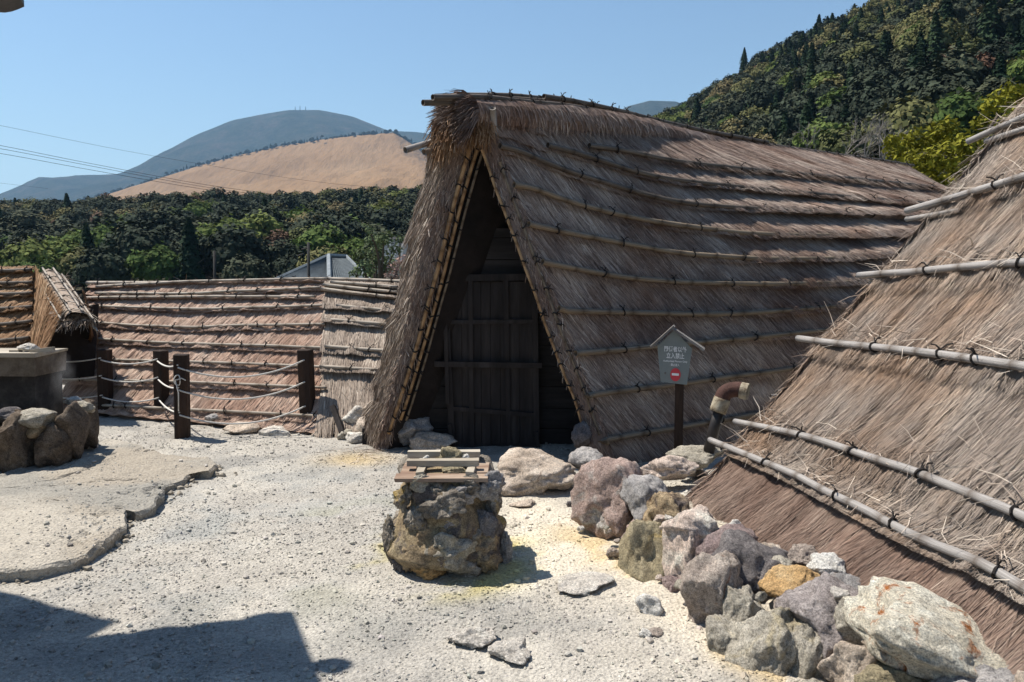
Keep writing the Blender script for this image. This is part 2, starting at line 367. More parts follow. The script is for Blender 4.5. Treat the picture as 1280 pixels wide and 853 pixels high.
# ------------------------------------------------------------------ tree prototypes
def leaf_mat(name, stops, tr=0.0):
    m, t, b = newmat(name); c = ramp(t, stops, objrand(t))
    c = mixc(t, 0.8, c, ramp(t, [(0.0, (0.4, 0.4, 0.4)), (1.0, (1.5, 1.5, 1.5))], attr(t, 'rnd')), 'MULTIPLY')
    t.links.new(c, b.inputs['Base Color']); b.inputs['Roughness'].default_value = 0.85; b.inputs['Specular IOR Level'].default_value = 0.06
    if tr:
        d = t.nodes.new('ShaderNodeBsdfTranslucent'); t.links.new(c, d.inputs[0]); mx = t.nodes.new('ShaderNodeMixShader'); mx.inputs[0].default_value = tr
        t.links.new(b.outputs[0], mx.inputs[1]); t.links.new(d.outputs[0], mx.inputs[2]); t.links.new(mx.outputs[0], t.nodes['Material Output'].inputs[0])
    return m
L_EVER = leaf_mat('leaf_evergreen', [(0, (0.023, 0.030, 0.021)), (0.5, (0.034, 0.043, 0.028)), (1, (0.055, 0.060, 0.036))])
L_FRESH = leaf_mat('leaf_fresh', [(0, (0.055, 0.085, 0.024)), (0.5, (0.085, 0.12, 0.032)), (1, (0.125, 0.14, 0.042))], 0.15)
L_OLIVE = leaf_mat('leaf_olive', [(0, (0.075, 0.082, 0.032)), (0.5, (0.115, 0.11, 0.045)), (1, (0.15, 0.12, 0.06))])
L_RUST = leaf_mat('leaf_rust', [(0, (0.10, 0.055, 0.035)), (0.5, (0.13, 0.085, 0.06)), (1, (0.17, 0.12, 0.09))])
L_CONI = leaf_mat('needle_conifer', [(0, (0.013, 0.026, 0.014)), (0.5, (0.020, 0.038, 0.018)), (1, (0.032, 0.052, 0.024))])
BARK = M('bark', [(0.3, (0.05, 0.038, 0.028)), (0.7, (0.13, 0.10, 0.08))], 5, bmp=0.5, stretch=(1, 1, 0.2))
def quads(C, N, size, r, asp=0.6):
    n = len(C); a = r.normal(0, 1, (n, 3)); a -= N * (a * N).sum(1)[:, None]; a /= np.linalg.norm(a, axis=1)[:, None] + 1e-9; bb = np.cross(N, a)
    s = np.asarray(size)[:, None] if np.ndim(size) else size
    V = np.stack([C - a * s, C + bb * s * asp, C + a * s, C - bb * s * asp], 1).reshape(-1, 3)
    return V, np.arange(n * 4).reshape(n, 4)
def broad_crown(seed, h=8.0, wd=7.0, n=2600, leaf=0.36, gap=0.0):
    """leaves over a lumpy dome, clumps by noise; gap thins it for half bare trees"""
    r = np.random.default_rng(seed); d = r.normal(0, 1, (n * 2, 3)); d /= np.linalg.norm(d, axis=1)[:, None]; d = d[d[:, 2] > -0.35][:n]; n = len(d); o = r.uniform(0, 40, 3)
    big = fbm(d * 1.5 + o, seed, 2); mid = fbm(d * 3.6 + o, seed + 3, 2)
    R_ = 1 + 0.26 * big + 0.20 * mid; dep = r.uniform(0.72, 1.04, n)
    C = d * (R_ * dep)[:, None] * np.array([wd / 2, wd / 2, h * 0.44]) + np.array([0, 0, h * 0.52])
    N = d * np.array([1, 1, 1.1]) + r.normal(0, 0.38, (n, 3)) + [0, 0, 0.2]; N /= np.linalg.norm(N, axis=1)[:, None]
    R = np.clip(0.5 + 0.45 * mid + 0.25 * big + r.normal(0, 0.16, n), 0, 1)
    if gap: k = (mid + r.normal(0, 0.4, n)) > gap - 0.5; C, N, R = C[k], N[k], R[k]
    V, F = quads(C, N, leaf * r.uniform(0.55, 1.3, len(C)), r, 0.7); return V, F, np.repeat(R, 4)
def conifer_crown(seed, h=9.5, wd=5.2, n=2200):
    r = np.random.default_rng(seed); z = h * (0.1 + 0.9 * r.random(n) ** 1.25); lay = (z * 1.6) % 1
    rad = (1 - z / h) ** 0.85 * wd / 2 * (1.1 - 0.45 * lay) * r.uniform(0.5, 1.05, n) + 0.08; th = r.uniform(0, 6.28, n)
    rad *= 1 + 0.25 * np.sin(th * 3 + z)
    C = np.c_[np.cos(th) * rad, np.sin(th) * rad, z - rad * 0.25]; N = np.c_[np.cos(th), np.sin(th), np.full(n, 0.9)] + r.normal(0, 0.35, (n, 3)); N /= np.linalg.norm(N, axis=1)[:, None]
    V, F = quads(C, N, r.uniform(0.25, 0.5, n), r, 0.5); return V, F, np.repeat(np.clip(r.normal(0.5, 0.25, n), 0, 1), 4)
def trunk_mesh(h, r0, seed, limbs=5, spread=2.0):
    r = np.random.default_rng(seed); mb = MB(); top = np.array([r.uniform(-.3, .3), r.uniform(-.3, .3), h])
    P = smooth_path([(0, 0, -0.6), (0.1 * r.normal(), 0.1 * r.normal(), h * 0.4), top], h / 8); mb.tube(P, np.linspace(r0, r0 * 0.25, len(P)), 6)
    for k in range(limbs):
        a = r.uniform(0, 6.28); z = h * r.uniform(0.45, 0.8); p = np.array([0, 0, z]); e = p + np.array([math.cos(a) * spread, math.sin(a) * spread, h * 0.28])
        Q = smooth_path([p, (p + e) / 2 + [0, 0, 0.2], e], spread / 3); mb.tube(Q, np.linspace(r0 * 0.45, r0 * 0.1, len(Q)), 5)
    return np.concatenate(mb.V), mb.F
PROTO = []       # (crown mesh, trunk mesh, kind)
for k in range(3): PROTO.append((mesh_data('crown', *broad_crown(100 + k, 8, 7.5)[:2], L_EVER, rnd=broad_crown(100 + k, 8, 7.5)[2]), 'evergreen'))
for k in range(2): PROTO.append((mesh_data('crown', *broad_crown(110 + k, 7.5, 7)[:2], L_FRESH, rnd=broad_crown(110 + k, 7.5, 7)[2]), 'fresh'))
for k in range(2): PROTO.append((mesh_data('crown', *broad_crown(120 + k, 7.5, 7, 2200, 0.32, 0.1)[:2], L_OLIVE, rnd=broad_crown(120 + k, 7.5, 7, 2200, 0.32, 0.1)[2]), 'olive'))
PROTO.append((mesh_data('crown', *broad_crown(130, 7, 6.5, 1700, 0.27, 0.3)[:2], L_RUST, rnd=broad_crown(130, 7, 6.5, 1700, 0.27, 0.3)[2]), 'rust'))
for k in range(2): PROTO.append((mesh_data('crown', *conifer_crown(140 + k)[:2], L_CONI, rnd=conifer_crown(140 + k)[2]), 'conifer'))
TRUNK = mesh_data('trunk', *trunk_mesh(6, 0.28, 5), BARK)
pcol = bpy.data.collections.new('tree_kinds')
for k, (me, kd) in enumerate(PROTO):
    # one mesh per prototype: crown and trunk joined for the mass planting
    bm = bmesh.new(); bm.from_mesh(me); bm.from_mesh(TRUNK)
    j = bpy.data.meshes.new('forest_tree'); bm.to_mesh(j); bm.free(); j.materials.append(me.materials[0]); j.materials.append(BARK)
    mi = np.zeros(len(j.polygons), np.int32); mi[len(me.polygons):] = 1; j.polygons.foreach_set('material_index', mi)
    o = bpy.data.objects.new('k%02d' % k, j); pcol.objects.link(o)
def forest(name, P, idx, scl, label):
    me = bpy.data.meshes.new(name); me.vertices.add(len(P)); me.vertices.foreach_set('co', np.asarray(P, np.float32).ravel())
    for an, ty, d in (('pick', 'INT', idx), ('scl', 'FLOAT', scl), ('rot', 'FLOAT', RNG.uniform(0, 6.28, len(P)))):
        a = me.attributes.new(an, ty, 'POINT'); a.data.foreach_set('value', np.asarray(d, np.int32 if ty == 'INT' else np.float32))
    o = bpy.data.objects.new(name, me); COL.objects.link(o)
    ng = bpy.data.node_groups.new(name, 'GeometryNodeTree'); ng.interface.new_socket('Geometry', in_out='INPUT', socket_type='NodeSocketGeometry'); ng.interface.new_socket('Geometry', in_out='OUTPUT', socket_type='NodeSocketGeometry')
    N = ng.nodes; gi, go = N.new('NodeGroupInput'), N.new('NodeGroupOutput'); ip = N.new('GeometryNodeInstanceOnPoints'); ci = N.new('GeometryNodeCollectionInfo')
    ci.inputs['Collection'].default_value = pcol; ci.inputs['Separate Children'].default_value = True; ci.inputs['Reset Children'].default_value = True; ip.inputs['Pick Instance'].default_value = True
    def na(n, ty):
        x = N.new('GeometryNodeInputNamedAttribute'); x.data_type = ty; x.inputs[0].default_value = n; return x.outputs[0]
    cx = N.new('ShaderNodeCombineXYZ'); L = ng.links; L.new(na('rot', 'FLOAT'), cx.inputs[2])
    L.new(gi.outputs[0], ip.inputs['Points']); L.new(ci.outputs[0], ip.inputs['Instance']); L.new(na('pick', 'INT'), ip.inputs['Instance Index'])
    L.new(cx.outputs[0], ip.inputs['Rotation']); L.new(na('scl', 'FLOAT'), ip.inputs['Scale']); L.new(ip.outputs[0], go.inputs[0])
    o.modifiers.new('planting', 'NODES').node_group = ng
    return tag(o, label, 'forest', kind='stuff')
m, t, b = newmat('forest_floor'); t.links.new(ramp(t, [(0.35, (0.02, 0.022, 0.012)), (0.65, (0.05, 0.045, 0.025))], noise(t, 0.3, 6)), b.inputs['Base Color']); b.inputs['Roughness'].default_value = 1; FLOOR = m
# left hillside
lcp = [(-260, 292), (-100, 288), (0, 283), (60, 281), (120, 278), (180, 276), (250, 272), (320, 268), (400, 266), (470, 262), (540, 258), (640, 256), (800, 262)]
lcr = line(lcp, 330); lba = line([(px * 1.1 - 40, 384) for px, py in lcp], 105)
hl, HL = loft('left_hillside', lba, lcr, drop(lcr, 200, -15), 30, FLOOR, 1.0, 3.0, 0.02, 61)
# right hillside
rcp = [(700, 205), (770, 178), (822, 162), (860, 148), (900, 124), (950, 94), (1000, 66), (1050, 44), (1110, 22), (1170, 0), (1280, -30), (1420, -60), (1600, -60)]
rY = [520, 480, 440, 410, 380, 350, 320, 300, 285, 270, 255, 240, 230]
rcr = line(rcp, rY); rba = line([(680, 255), (740, 250), (800, 245), (850, 242), (900, 240), (950, 238), (1000, 236), (1050, 234), (1110, 232), (1180, 230), (1300, 230), (1450, 230), (1650, 230)], [220, 190, 165, 150, 135, 120, 110, 100, 92, 84, 76, 70, 66])
hr, HR = loft('right_hillside', rba, rcr, drop(rcr, 260, 0), 40, FLOOR, 1.0, 4.0, 0.02, 63)
def on(H, a, s):
    i = a * (H.shape[1] - 1); j = s * (H.shape[0] - 1); i0 = np.clip(i.astype(int), 0, H.shape[1] - 2); j0 = np.clip(j.astype(int), 0, H.shape[0] - 2); fi = (i - i0)[:, None]; fj = (j - j0)[:, None]
    return (H[j0, i0] * (1 - fi) + H[j0, i0 + 1] * fi) * (1 - fj) + (H[j0 + 1, i0] * (1 - fi) + H[j0 + 1, i0 + 1] * fi) * fj
def plant(H, n, seed, wts, bias, smin, smax, mind):
    r = np.random.default_rng(seed); a, s = r.random(n), r.random(n) ** bias; P = on(H, a, s); keep = []
    g = {}
    for k in range(n):
        key = (int(P[k, 0] // mind), int(P[k, 1] // mind)); ok = True
        for dx in (-1, 0, 1):
            for dy in (-1, 0, 1):
                for q in g.get((key[0] + dx, key[1] + dy), ()):
                    if (P[k, 0] - P[q, 0]) ** 2 + (P[k, 1] - P[q, 1]) ** 2 < mind * mind: ok = False
        if ok: g.setdefault(key, []).append(k); keep.append(k)
    keep = np.array(keep); P = P[keep]; a, s = a[keep], s[keep]; nz = fbm(np.c_[P[:, :2] * 0.03, np.zeros(len(P))], seed + 3, 3)
    return P, a, s, nz, r, r.uniform(smin, smax, len(P))
KIND = {'evergreen': [0, 1, 2], 'fresh': [3, 4], 'olive': [5, 6], 'rust': [7], 'conifer': [8, 9]}
def choose(r, u, probs):
    ks = list(probs); p = np.array([probs[k] for k in ks]); p = p / p.sum(); k = ks[r.choice(len(ks), p=p)]; return r.choice(KIND[k])
P, a, s, nz, r, sl_ = plant(HL, 5200, 71, None, 0.8, 0.75, 1.25, 5.0)
ix = [choose(r, 0, dict(evergreen=1.0 + max(0, n) * 2, fresh=0.55 * (1 - S), olive=0.18 + 0.7 * S, rust=0.02 + 0.22 * S, conifer=0.10)) for n, S in zip(nz, s)]
forest('left_forest', P, ix, sl_, 'mixed dark and fresh green wood covering the left hillside below the mountain')
P, a, s, nz, r, sl_ = plant(HR, 7000, 81, None, 0.85, 0.7, 1.2, 4.6)
def rk(n, A, S, x):
    band = math.exp(-((A - 0.45 - 0.10 * S) / 0.09) ** 2) + math.exp(-((A - 0.86) / 0.12) ** 2)
    return choose(r, 0, dict(evergreen=0.7, fresh=0.35 if n < 0 else 0.1, olive=0.85 if n < 0.1 else 0.35, rust=0.14 * (S < 0.25 or S > 0.8), conifer=0.08 + 1.6 * band))
ix = [rk(*v) for v in zip(nz, a, s, P[:, 0])]
forest('right_forest', P, ix, sl_, 'dense spring wood of conifers and olive broadleaf trees on the right hillside')
# dark tree belt along the edge of the golden slope
P = []
for k in range(len(gold_px) - 2):
    for q in np.linspace(0, 1, 26, endpoint=False): P.append(goldc[k] * (1 - q) + goldc[k + 1] * q + np.array([RNG.normal(0, 4), RNG.normal(0, 12), -4]))
P = np.array(P); forest('ridge_tree_belt', P, RNG.choice([8, 0, 1, 2], len(P)), RNG.uniform(0.9, 1.8, len(P)), 'dark line of trees edging the top of the golden mountain slope')
P = np.array([W(px, 262 - 0.03 * (px - 380) + RNG.normal(0, 1.0), 620 + RNG.normal(0, 15)) for px in np.linspace(250, 640, 260)])
forest('conifer_belt', P, RNG.choice([8, 9], len(P)), RNG.uniform(0.8, 1.25, len(P)), 'dark conifer belt behind the left wood under the golden slope')
# named trees on the hillsides
TN = {'evergreen': 'evergreen_tree', 'fresh': 'fresh_green_tree', 'olive': 'olive_green_tree', 'rust': 'rust_brown_tree', 'conifer': 'conifer_tree'}
def tree(kd, px, py, Y, s, label, var=0):
    me = PROTO[KIND[kd][var % len(KIND[kd])]][0]; p = W(px, py, Y); o = thing(TN[kd], p, label, 'tree'); o.scale = (s, s, s); o.rotation_euler = (0, 0, RNG.uniform(0, 6.28))
    for nm, md in (('trunk', TRUNK), ('crown', me)):
        c = bpy.data.objects.new(nm, md); COL.objects.link(c); c.parent = o
for a in [('fresh', 85, 350, 128, .85, 'bright green tree just above the bamboo ridge of the small left hut'), ('fresh', 78, 316, 190, 1.0, 'light green round tree in the middle of the left wood'),
          ('fresh', 165, 322, 165, .9, 'bright green tree in the left wood above the long hut'), ('fresh', 235, 358, 110, .6, 'low bright green bush rising behind the long hut ridge'), ('fresh', 185, 362, 108, .5, 'lower bright green bush behind the long hut left of the slim pole'),
          ('conifer', 24, 288, 300, 1.15, 'dark conifer standing out at the far left edge of the wood'), ('conifer', 222, 285, 290, 1.0, 'slender dark conifer breaking the skyline of the left wood'), ('conifer', 248, 282, 292, 1.1, 'dark conifer right of the slender one on the left skyline'),
          ('conifer', 4, 276, 330, .8, 'small dark conifer cut by the left edge of the picture'), ('rust', 135, 270, 320, 1.3, 'brownish pink budding tree on the left skyline'), ('rust', 60, 288, 290, 1.1, 'reddish budding tree near the far left dark conifer'),
          ('olive', 445, 296, 200, 1.0, 'olive tree on the left hillside behind the grey tiled house'), ('rust', 1195, 55, 250, 1.2, 'rust red tree high on the right hillside'), ('fresh', 1205, 90, 210, 1.15, 'pale fresh green tree below the rust red tree'),
          ('olive', 960, 110, 300, 1.3, 'yellowish olive tree on the right hill near its left skyline'), ('conifer', 1062, 90, 280, 1.25, 'tall dark conifer in the middle of the right hill'), ('conifer', 1040, 80, 290, 1.2, 'dark conifer on the skyline shoulder of the right hill'),
          ('conifer', 930, 86, 345, .9, 'small dark conifer poking above the right hill skyline'), ('fresh', 1110, 150, 170, .8, 'fresh green tree in the lower right wood above the thatched ridge'), ('conifer', 1255, 60, 200, 1.4, 'large dark conifer at the right edge of the picture')]:
    tree(*a)
# ================================================================== THATCH AND BAMBOO
class Patch:
    """bilinear roof plane; v = 0 at the ridge, 1 at the eave"""
    def __init__(s, R0, R1, E0, E1, sag=(0, 0, 0)):
        s.R0, s.R1, s.E0, s.E1 = (np.asarray(a, float) for a in (R0, R1, E0, E1)); s.flip = 1.0; s.bul = np.asarray(sag, float)
        n = s.nrm(np.array([0.5]), np.array([0.5]))[0]; P = s.pos(np.array([0.5]), np.array([0.5]))[0]
        if np.dot(n, CAM - P) < 0: s.flip = -1.0
    def pos(s, u, v):
        u = np.asarray(u, float)[..., None]; v = np.asarray(v, float)[..., None]; uc = np.clip(u, 0, 1)
        return (1 - v) * (s.R0 + (s.R1 - s.R0) * u) + v * (s.E0 + (s.E1 - s.E0) * u + 0.0) + s.bul * sstep(0.06, 0.45, uc) * (1 - 0.7 * sstep(0.72, 1.0, uc)) * np.sin(np.pi * np.clip(v, 0, 1.2))
    def nrm(s, u, v):
        u = np.asarray(u, float); v = np.asarray(v, float); e = 2e-3
        n = np.cross(s.pos(u + e, v) - s.pos(u - e, v), s.pos(u, v + e) - s.pos(u, v - e)); return s.flip * n / np.linalg.norm(n, axis=-1)[..., None]
    def hit(s, px, py):
        d = ray(px, py); a = np.cross(d, [0, 0, 1.0]); a /= np.linalg.norm(a); bb = np.cross(d, a); uv = np.array([0.4, 0.5])
        f = lambda q: np.array([np.dot(s.pos(q[0], q[1]) - CAM, a), np.dot(s.pos(q[0], q[1]) - CAM, bb)])
        for _ in range(40):
            e = f(uv); J = np.stack([(f(uv + [1e-4, 0]) - e) / 1e-4, (f(uv + [0, 1e-4]) - e) / 1e-4], 1); uv = uv - 0.8 * np.linalg.solve(J, e)
        return uv
    def ulen(s): return np.linalg.norm((s.R1 - s.R0) * 0.5 + (s.E1 - s.E0) * 0.5)
    def vlen(s): return np.linalg.norm((s.E0 + s.E1) * 0.5 - (s.R0 + s.R1) * 0.5)
def strips(P, wv, rn):
    """P (n,k,3) strand points, wv (n,3) half width vectors"""
    n, k = P.shape[:2]; tp = np.linspace(1, 0.35, k)[None, :, None]
    V = np.stack([P - wv[:, None] * tp, P + wv[:, None] * tp], 2).reshape(-1, 3)
    b = (np.arange(n) * k * 2)[:, None] + (np.arange(k - 1) * 2)[None]; b = b.ravel()
    return V, np.stack([b, b + 1, b + 3, b + 2], 1), np.repeat(rn, k * 2)
def layer(name, S, u0, u1, vt, vb, amp, mat, parent, n, L=0.26, wd=0.004, lean=0.0, seed=0, tuft=0.03, lift=0.006, under=0.10, stray=0.012, tsc=1.0):
    """one course of thatch: a bulging skirt of clumps with straw on top"""
    r = np.random.default_rng(seed); UL = S.ulen()
    vt_, vb_ = (vt if callable(vt) else (lambda u: np.full(np.shape(u), vt))), (vb if callable(vb) else (lambda u: np.full(np.shape(u), vb)))
    am = amp if callable(amp) else (lambda u: np.full(np.shape(u), amp))
    VL = S.vlen()
    def off(u, s):
        sc_ = np.clip(s, 0, 1); x = u * UL - lean * s * (vb_(u) - vt_(u)) * VL
        cl = n2(x * 9 * tsc, s * 0.9, seed + 1, 2); cl2 = n2(x * 24 * tsc, s * 2.2, seed + 2, 2)
        o = am(u) * sc_ ** 1.8 + tuft * (0.25 + 0.75 * sc_) * (0.7 * cl + 0.45 * cl2) + 0.02
        return o - 0.05 * sstep(0.93, 1.06, s)
    nu = max(6, int((u1 - u0) * UL / 0.03)); ns = 9
    U, SS = np.meshgrid(np.linspace(u0, u1, nu), np.r_[np.linspace(-0.03, 0.96, ns), 1.0, 1.03]); ns += 2
    vv = vt_(U) + (vb_(U) - vt_(U)) * SS; N_ = S.nrm(U, vv); P = S.pos(U, vv) + N_ * off(U, SS)[..., None]
    P[-1] = P[-2] - N_[-1] * under
    V = [P.reshape(-1, 3)]; F = [grid_faces(nu, ns)]; R = [np.clip(0.35 + 0.3 * n2(U * UL * 20, SS * 3, seed + 5, 3), 0, 1).ravel() * 0.7]; k0 = nu * ns
    # straw
    u = r.uniform(u0, u1, n); s = r.uniform(-0.12, 0.92, n); H = (vb_(u) - vt_(u)) * VL; ln = L * r.uniform(0.5, 1.3, n)
    rag = r.random(n) < stray
    le = (lean + r.normal(0, 0.075, n) + 0.12 * n2(u * UL * 3, s * 1.5, seed + 9, 2) + rag * r.normal(0, 0.5, n)) * ln / UL; ds = ln / np.maximum(H, 0.05); pts = []
    so_ = r.uniform(-0.004, 0.012, n)
    for tt in (0, 0.5, 1.0):
        q = np.clip(s + ds * tt, -0.12, 1.16 + 0.08 * r.random(n)); uu = np.clip(u + le * tt, u0 - 0.3 * 0.01, u1 + 0.003); v = vt_(uu) + (vb_(uu) - vt_(uu)) * q
        pts.append(S.pos(uu, v) + S.nrm(uu, v) * (off(uu, np.minimum(q, 0.95)) + so_ + lift * tt * r.random(n) * (1 + 3 * rag))[:, None])
    P = np.stack(pts, 1); d = P[:, 2] - P[:, 0]; nn = S.nrm(u, vt_(u)) + r.normal(0, 0.2, (n, 3)); wv = np.cross(d, nn); wv /= np.linalg.norm(wv, axis=1)[:, None] + 1e-9
    Vs, Fs, Rs = strips(P, wv * (wd * r.uniform(0.5, 1.3, n))[:, None], np.clip(r.normal(0.5, 0.17, n) + 0.22 * n2(u * UL * 5, s, seed + 7, 3), 0, 1))
    V.append(Vs); F.append(Fs + k0); R.append(Rs)
    return mk(name, np.concatenate(V), F, mat, parent, rnd=np.concatenate(R))
def bamboo(P, r0, parent, mat, name='bamboo_pole', ties=True, seed=0, node=0.32, tie_gap=0.55, n=8, hollow=True, tie_mat=None, taper=0.82):
    r = np.random.default_rng(seed); P = smooth_path(P, 0.08 if r0 < 0.05 else 0.1); d = np.r_[0, np.cumsum(np.linalg.norm(np.diff(P, axis=0), axis=1))]
    Q, R = [], []; nodes = np.cumsum(r.uniform(0.75, 1.25, 90) * node); L = d[-1]; nodes = nodes[nodes < L - 0.03]
    ts = np.unique(np.r_[d, nodes - 0.012, nodes, nodes + 0.012]); ts = ts[(ts >= 0) & (ts <= L)]
    Q = np.stack([np.interp(ts, d, P[:, k]) for k in range(3)], 1); Q += 0.003 * np.stack([vnoise(np.c_[ts * 2, ts * 0 + k, ts * 0 + seed], 3) for k in range(3)], 1)
    rr = r0 * (1 - (1 - taper) * ts / L); rr = rr * (1 + 0.16 * (np.min(np.abs(ts[:, None] - nodes[None]), 1) < 0.004 if len(nodes) else 0))
    V, F = tube(Q, rr, n, False)
    if hollow:
        m0 = len(V); T, A, B = frames(Q); a = np.linspace(0, 2 * np.pi, n, endpoint=False); extra = []
        for e, sg in ((0, 1), (len(Q) - 1, -1)):
            for k, (f, dp) in enumerate(((0.72, 0.0), (0.70, 0.05))):
                c = Q[e] + T[e] * dp * sg; extra.append(c + rr[e] * f * (np.cos(a)[:, None] * A[e] + np.sin(a)[:, None] * B[e]))
            ring = [e * n + j for j in range(n)]; i1 = [len(V) + (len(extra) - 2) * n + j for j in range(n)]; i2 = [len(V) + (len(extra) - 1) * n + j for j in range(n)]
            F += [(ring[j], ring[(j + 1) % n], i1[(j + 1) % n], i1[j]) for j in range(n)] + [(i1[j], i1[(j + 1) % n], i2[(j + 1) % n], i2[j]) for j in range(n)] + [tuple(i2)]
        V = np.concatenate([V] + extra)
    nt_ = len(ts); an_ = np.linspace(0, 2 * np.pi, n, endpoint=False); cl = np.zeros((len(V), 3)); sd = r.uniform(0, 9)
    cl[:nt_ * n, 0] = np.repeat(ts, n) + sd * 3; cl[:nt_ * n, 1] = np.tile(np.cos(an_), nt_) + sd; cl[:nt_ * n, 2] = np.tile(np.sin(an_), nt_)
    nm = np.zeros(len(V)); nm[:nt_ * n] = np.repeat(np.exp(-(np.min(np.abs(ts[:, None] - nodes[None]), 1) / 0.02) ** 2) if len(nodes) else np.zeros(nt_), n); nm[nt_ * n:] = 1
    o = mk(name, V, F, mat, parent, smooth=True, col=cl, rnd=nm)
    if ties and L > 0.5:
        mb = MB(); tp = np.cumsum(r.uniform(0.5, 1.6, 80) * tie_gap); tp = tp[tp < L]
        for q in tp + r.uniform(-0.08, 0.08, len(tp)):
            q = np.clip(q, 0.03, L - 0.03); k = np.searchsorted(d, q); k = min(max(k, 1), len(P) - 1); c = P[k - 1] + (P[k] - P[k - 1]) * (q - d[k - 1]) / (d[k] - d[k - 1]); Tn = (P[k] - P[k - 1]) / (d[k] - d[k - 1])
            A = np.cross(Tn, [0, 0, 1]); A /= np.linalg.norm(A); B = np.cross(A, Tn); an = np.linspace(0, 2 * np.pi, 9)
            rad = np.interp(q, ts, rr) + 0.005; wob = Tn[None] * (0.012 * np.sin(an + r.uniform(0, 6)))[:, None]
            mb.tube(c + wob + rad * (np.cos(an)[:, None] * A + np.sin(an)[:, None] * B), 0.0065, 4, False)
            kn = c + B * rad + A * 0.0; e1 = kn + A * r.uniform(-.05, .05) + B * 0.03 + Tn * 0.03; e2 = kn - Tn * 0.03 + B * 0.025 + A * r.uniform(-.05, .05)
            mb.tube([kn, (kn + e1) / 2 + B * 0.01, e1], 0.004, 4); mb.tube([kn, (kn + e2) / 2 + B * 0.008, e2], 0.004, 4)
        tag(mb.build('rope_binding', tie_mat or ROPE_D, o), kind='stuff')
    return o
def bmat(name, stops, k=1.0):
    m, t, b = newmat(name); av = attr(t, 'col', 'Vector'); mp = t.nodes.new('ShaderNodeMapping'); mp.inputs['Scale'].default_value = (1.6, 3.0, 3.0); t.links.new(av, mp.inputs[0])
    c = ramp(t, stops, noise(t, 1.0, 7, 0.7, vec=mp.outputs[0])); mp2 = t.nodes.new('ShaderNodeMapping'); mp2.inputs['Scale'].default_value = (5, 26, 26); t.links.new(av, mp2.inputs[0]); g = noise(t, 1.0, 4, 0.7, vec=mp2.outputs[0])
    c = mixc(t, 0.75, c, ramp(t, [(0.36, (0.22, 0.2, 0.18)), (0.5, (1, 1, 1)), (0.7, (1.25, 1.25, 1.25))], g), 'MULTIPLY')
    c = mixc(t, attr(t, 'rnd'), c, mixc(t, 1.0, c, (0.45, 0.4, 0.36), 'MULTIPLY'))
    t.links.new(c, b.inputs['Base Color']); b.inputs['Roughness'].default_value = 0.65; b.inputs['Specular IOR Level'].default_value = 0.25
    bump(t, b, g, 0.5, 0.004); return m
BAM_MAIN = bmat('bamboo_brown', [(0.3, (0.11, 0.082, 0.06)), (0.5, (0.21, 0.163, 0.115)), (0.72, (0.31, 0.25, 0.18))])
BAM_OLD = bmat('bamboo_blackened', [(0.3, (0.05, 0.04, 0.034)), (0.5, (0.11, 0.088, 0.07)), (0.72, (0.21, 0.17, 0.135))])
BAM_GREY = bmat('bamboo_grey', [(0.3, (0.20, 0.185, 0.175)), (0.5, (0.31, 0.29, 0.275)), (0.72, (0.41, 0.385, 0.36))])
BAM_PALE = bmat('bamboo_pale', [(0.3, (0.22, 0.185, 0.15)), (0.5, (0.36, 0.31, 0.255)), (0.72, (0.52, 0.46, 0.39))])
BAM_GOLD = bmat('bamboo_golden', [(0.3, (0.25, 0.135, 0.06)), (0.5, (0.42, 0.26, 0.13)), (0.72, (0.58, 0.41, 0.24))])
ROPE_D = M('dark_rope', [(0.3, (0.012, 0.010, 0.010)), (0.7, (0.035, 0.03, 0.028))], 40, bmp=0.3)
TH_MAIN = thatch_mat('thatch_main', [(0, (0.11, 0.078, 0.067)), (0.25, (0.21, 0.157, 0.132)), (0.5, (0.34, 0.265, 0.218)), (0.75, (0.48, 0.39, 0.32)), (1, (0.66, 0.57, 0.48))], (0.60, 0.47, 0.41), 1.1)
TH_NEAR = thatch_mat('thatch_near', [(0, (0.11, 0.083, 0.066)), (0.3, (0.20, 0.160, 0.132)), (0.6, (0.285, 0.237, 0.200)), (0.85, (0.38, 0.32, 0.262)), (1, (0.55, 0.48, 0.40))], (0.97, 0.78, 0.63), 1.3)
TH_NEAR_RED = thatch_mat('thatch_near_red', [(0, (0.085, 0.055, 0.042)), (0.3, (0.165, 0.112, 0.088)), (0.6, (0.245, 0.180, 0.143)), (0.85, (0.33, 0.258, 0.205)), (1, (0.48, 0.40, 0.33))], (0.85, 0.74, 0.70), 1.3)
TH_LONG = thatch_mat('thatch_long', [(0, (0.19, 0.118, 0.088)), (0.3, (0.35, 0.235, 0.18)), (0.6, (0.48, 0.345, 0.27)), (0.85, (0.58, 0.445, 0.355)), (1, (0.70, 0.58, 0.48))], (0.85, 0.74, 0.68), 1.0)
TH_PATCH = thatch_mat('thatch_patch', [(0, (0.11, 0.08, 0.063)), (0.3, (0.225, 0.175, 0.14)), (0.6, (0.335, 0.27, 0.218)), (0.85, (0.44, 0.37, 0.305)), (1, (0.60, 0.52, 0.43))])
TH_SMALL = thatch_mat('thatch_small', [(0, (0.08, 0.042, 0.022)), (0.3, (0.21, 0.118, 0.062)), (0.6, (0.33, 0.195, 0.105)), (0.85, (0.44, 0.29, 0.17)), (1, (0.6, 0.45, 0.3))], (0.85, 0.75, 0.65), 1.0)
WOOD_D = M('dark_board', [(0.3, (0.020, 0.017, 0.0165)), (0.55, (0.040, 0.034, 0.033)), (0.75, (0.08, 0.07, 0.066))], 7, stretch=(1, 1, 0.12), bmp=0.5, bdist=0.006, fine=0.4)
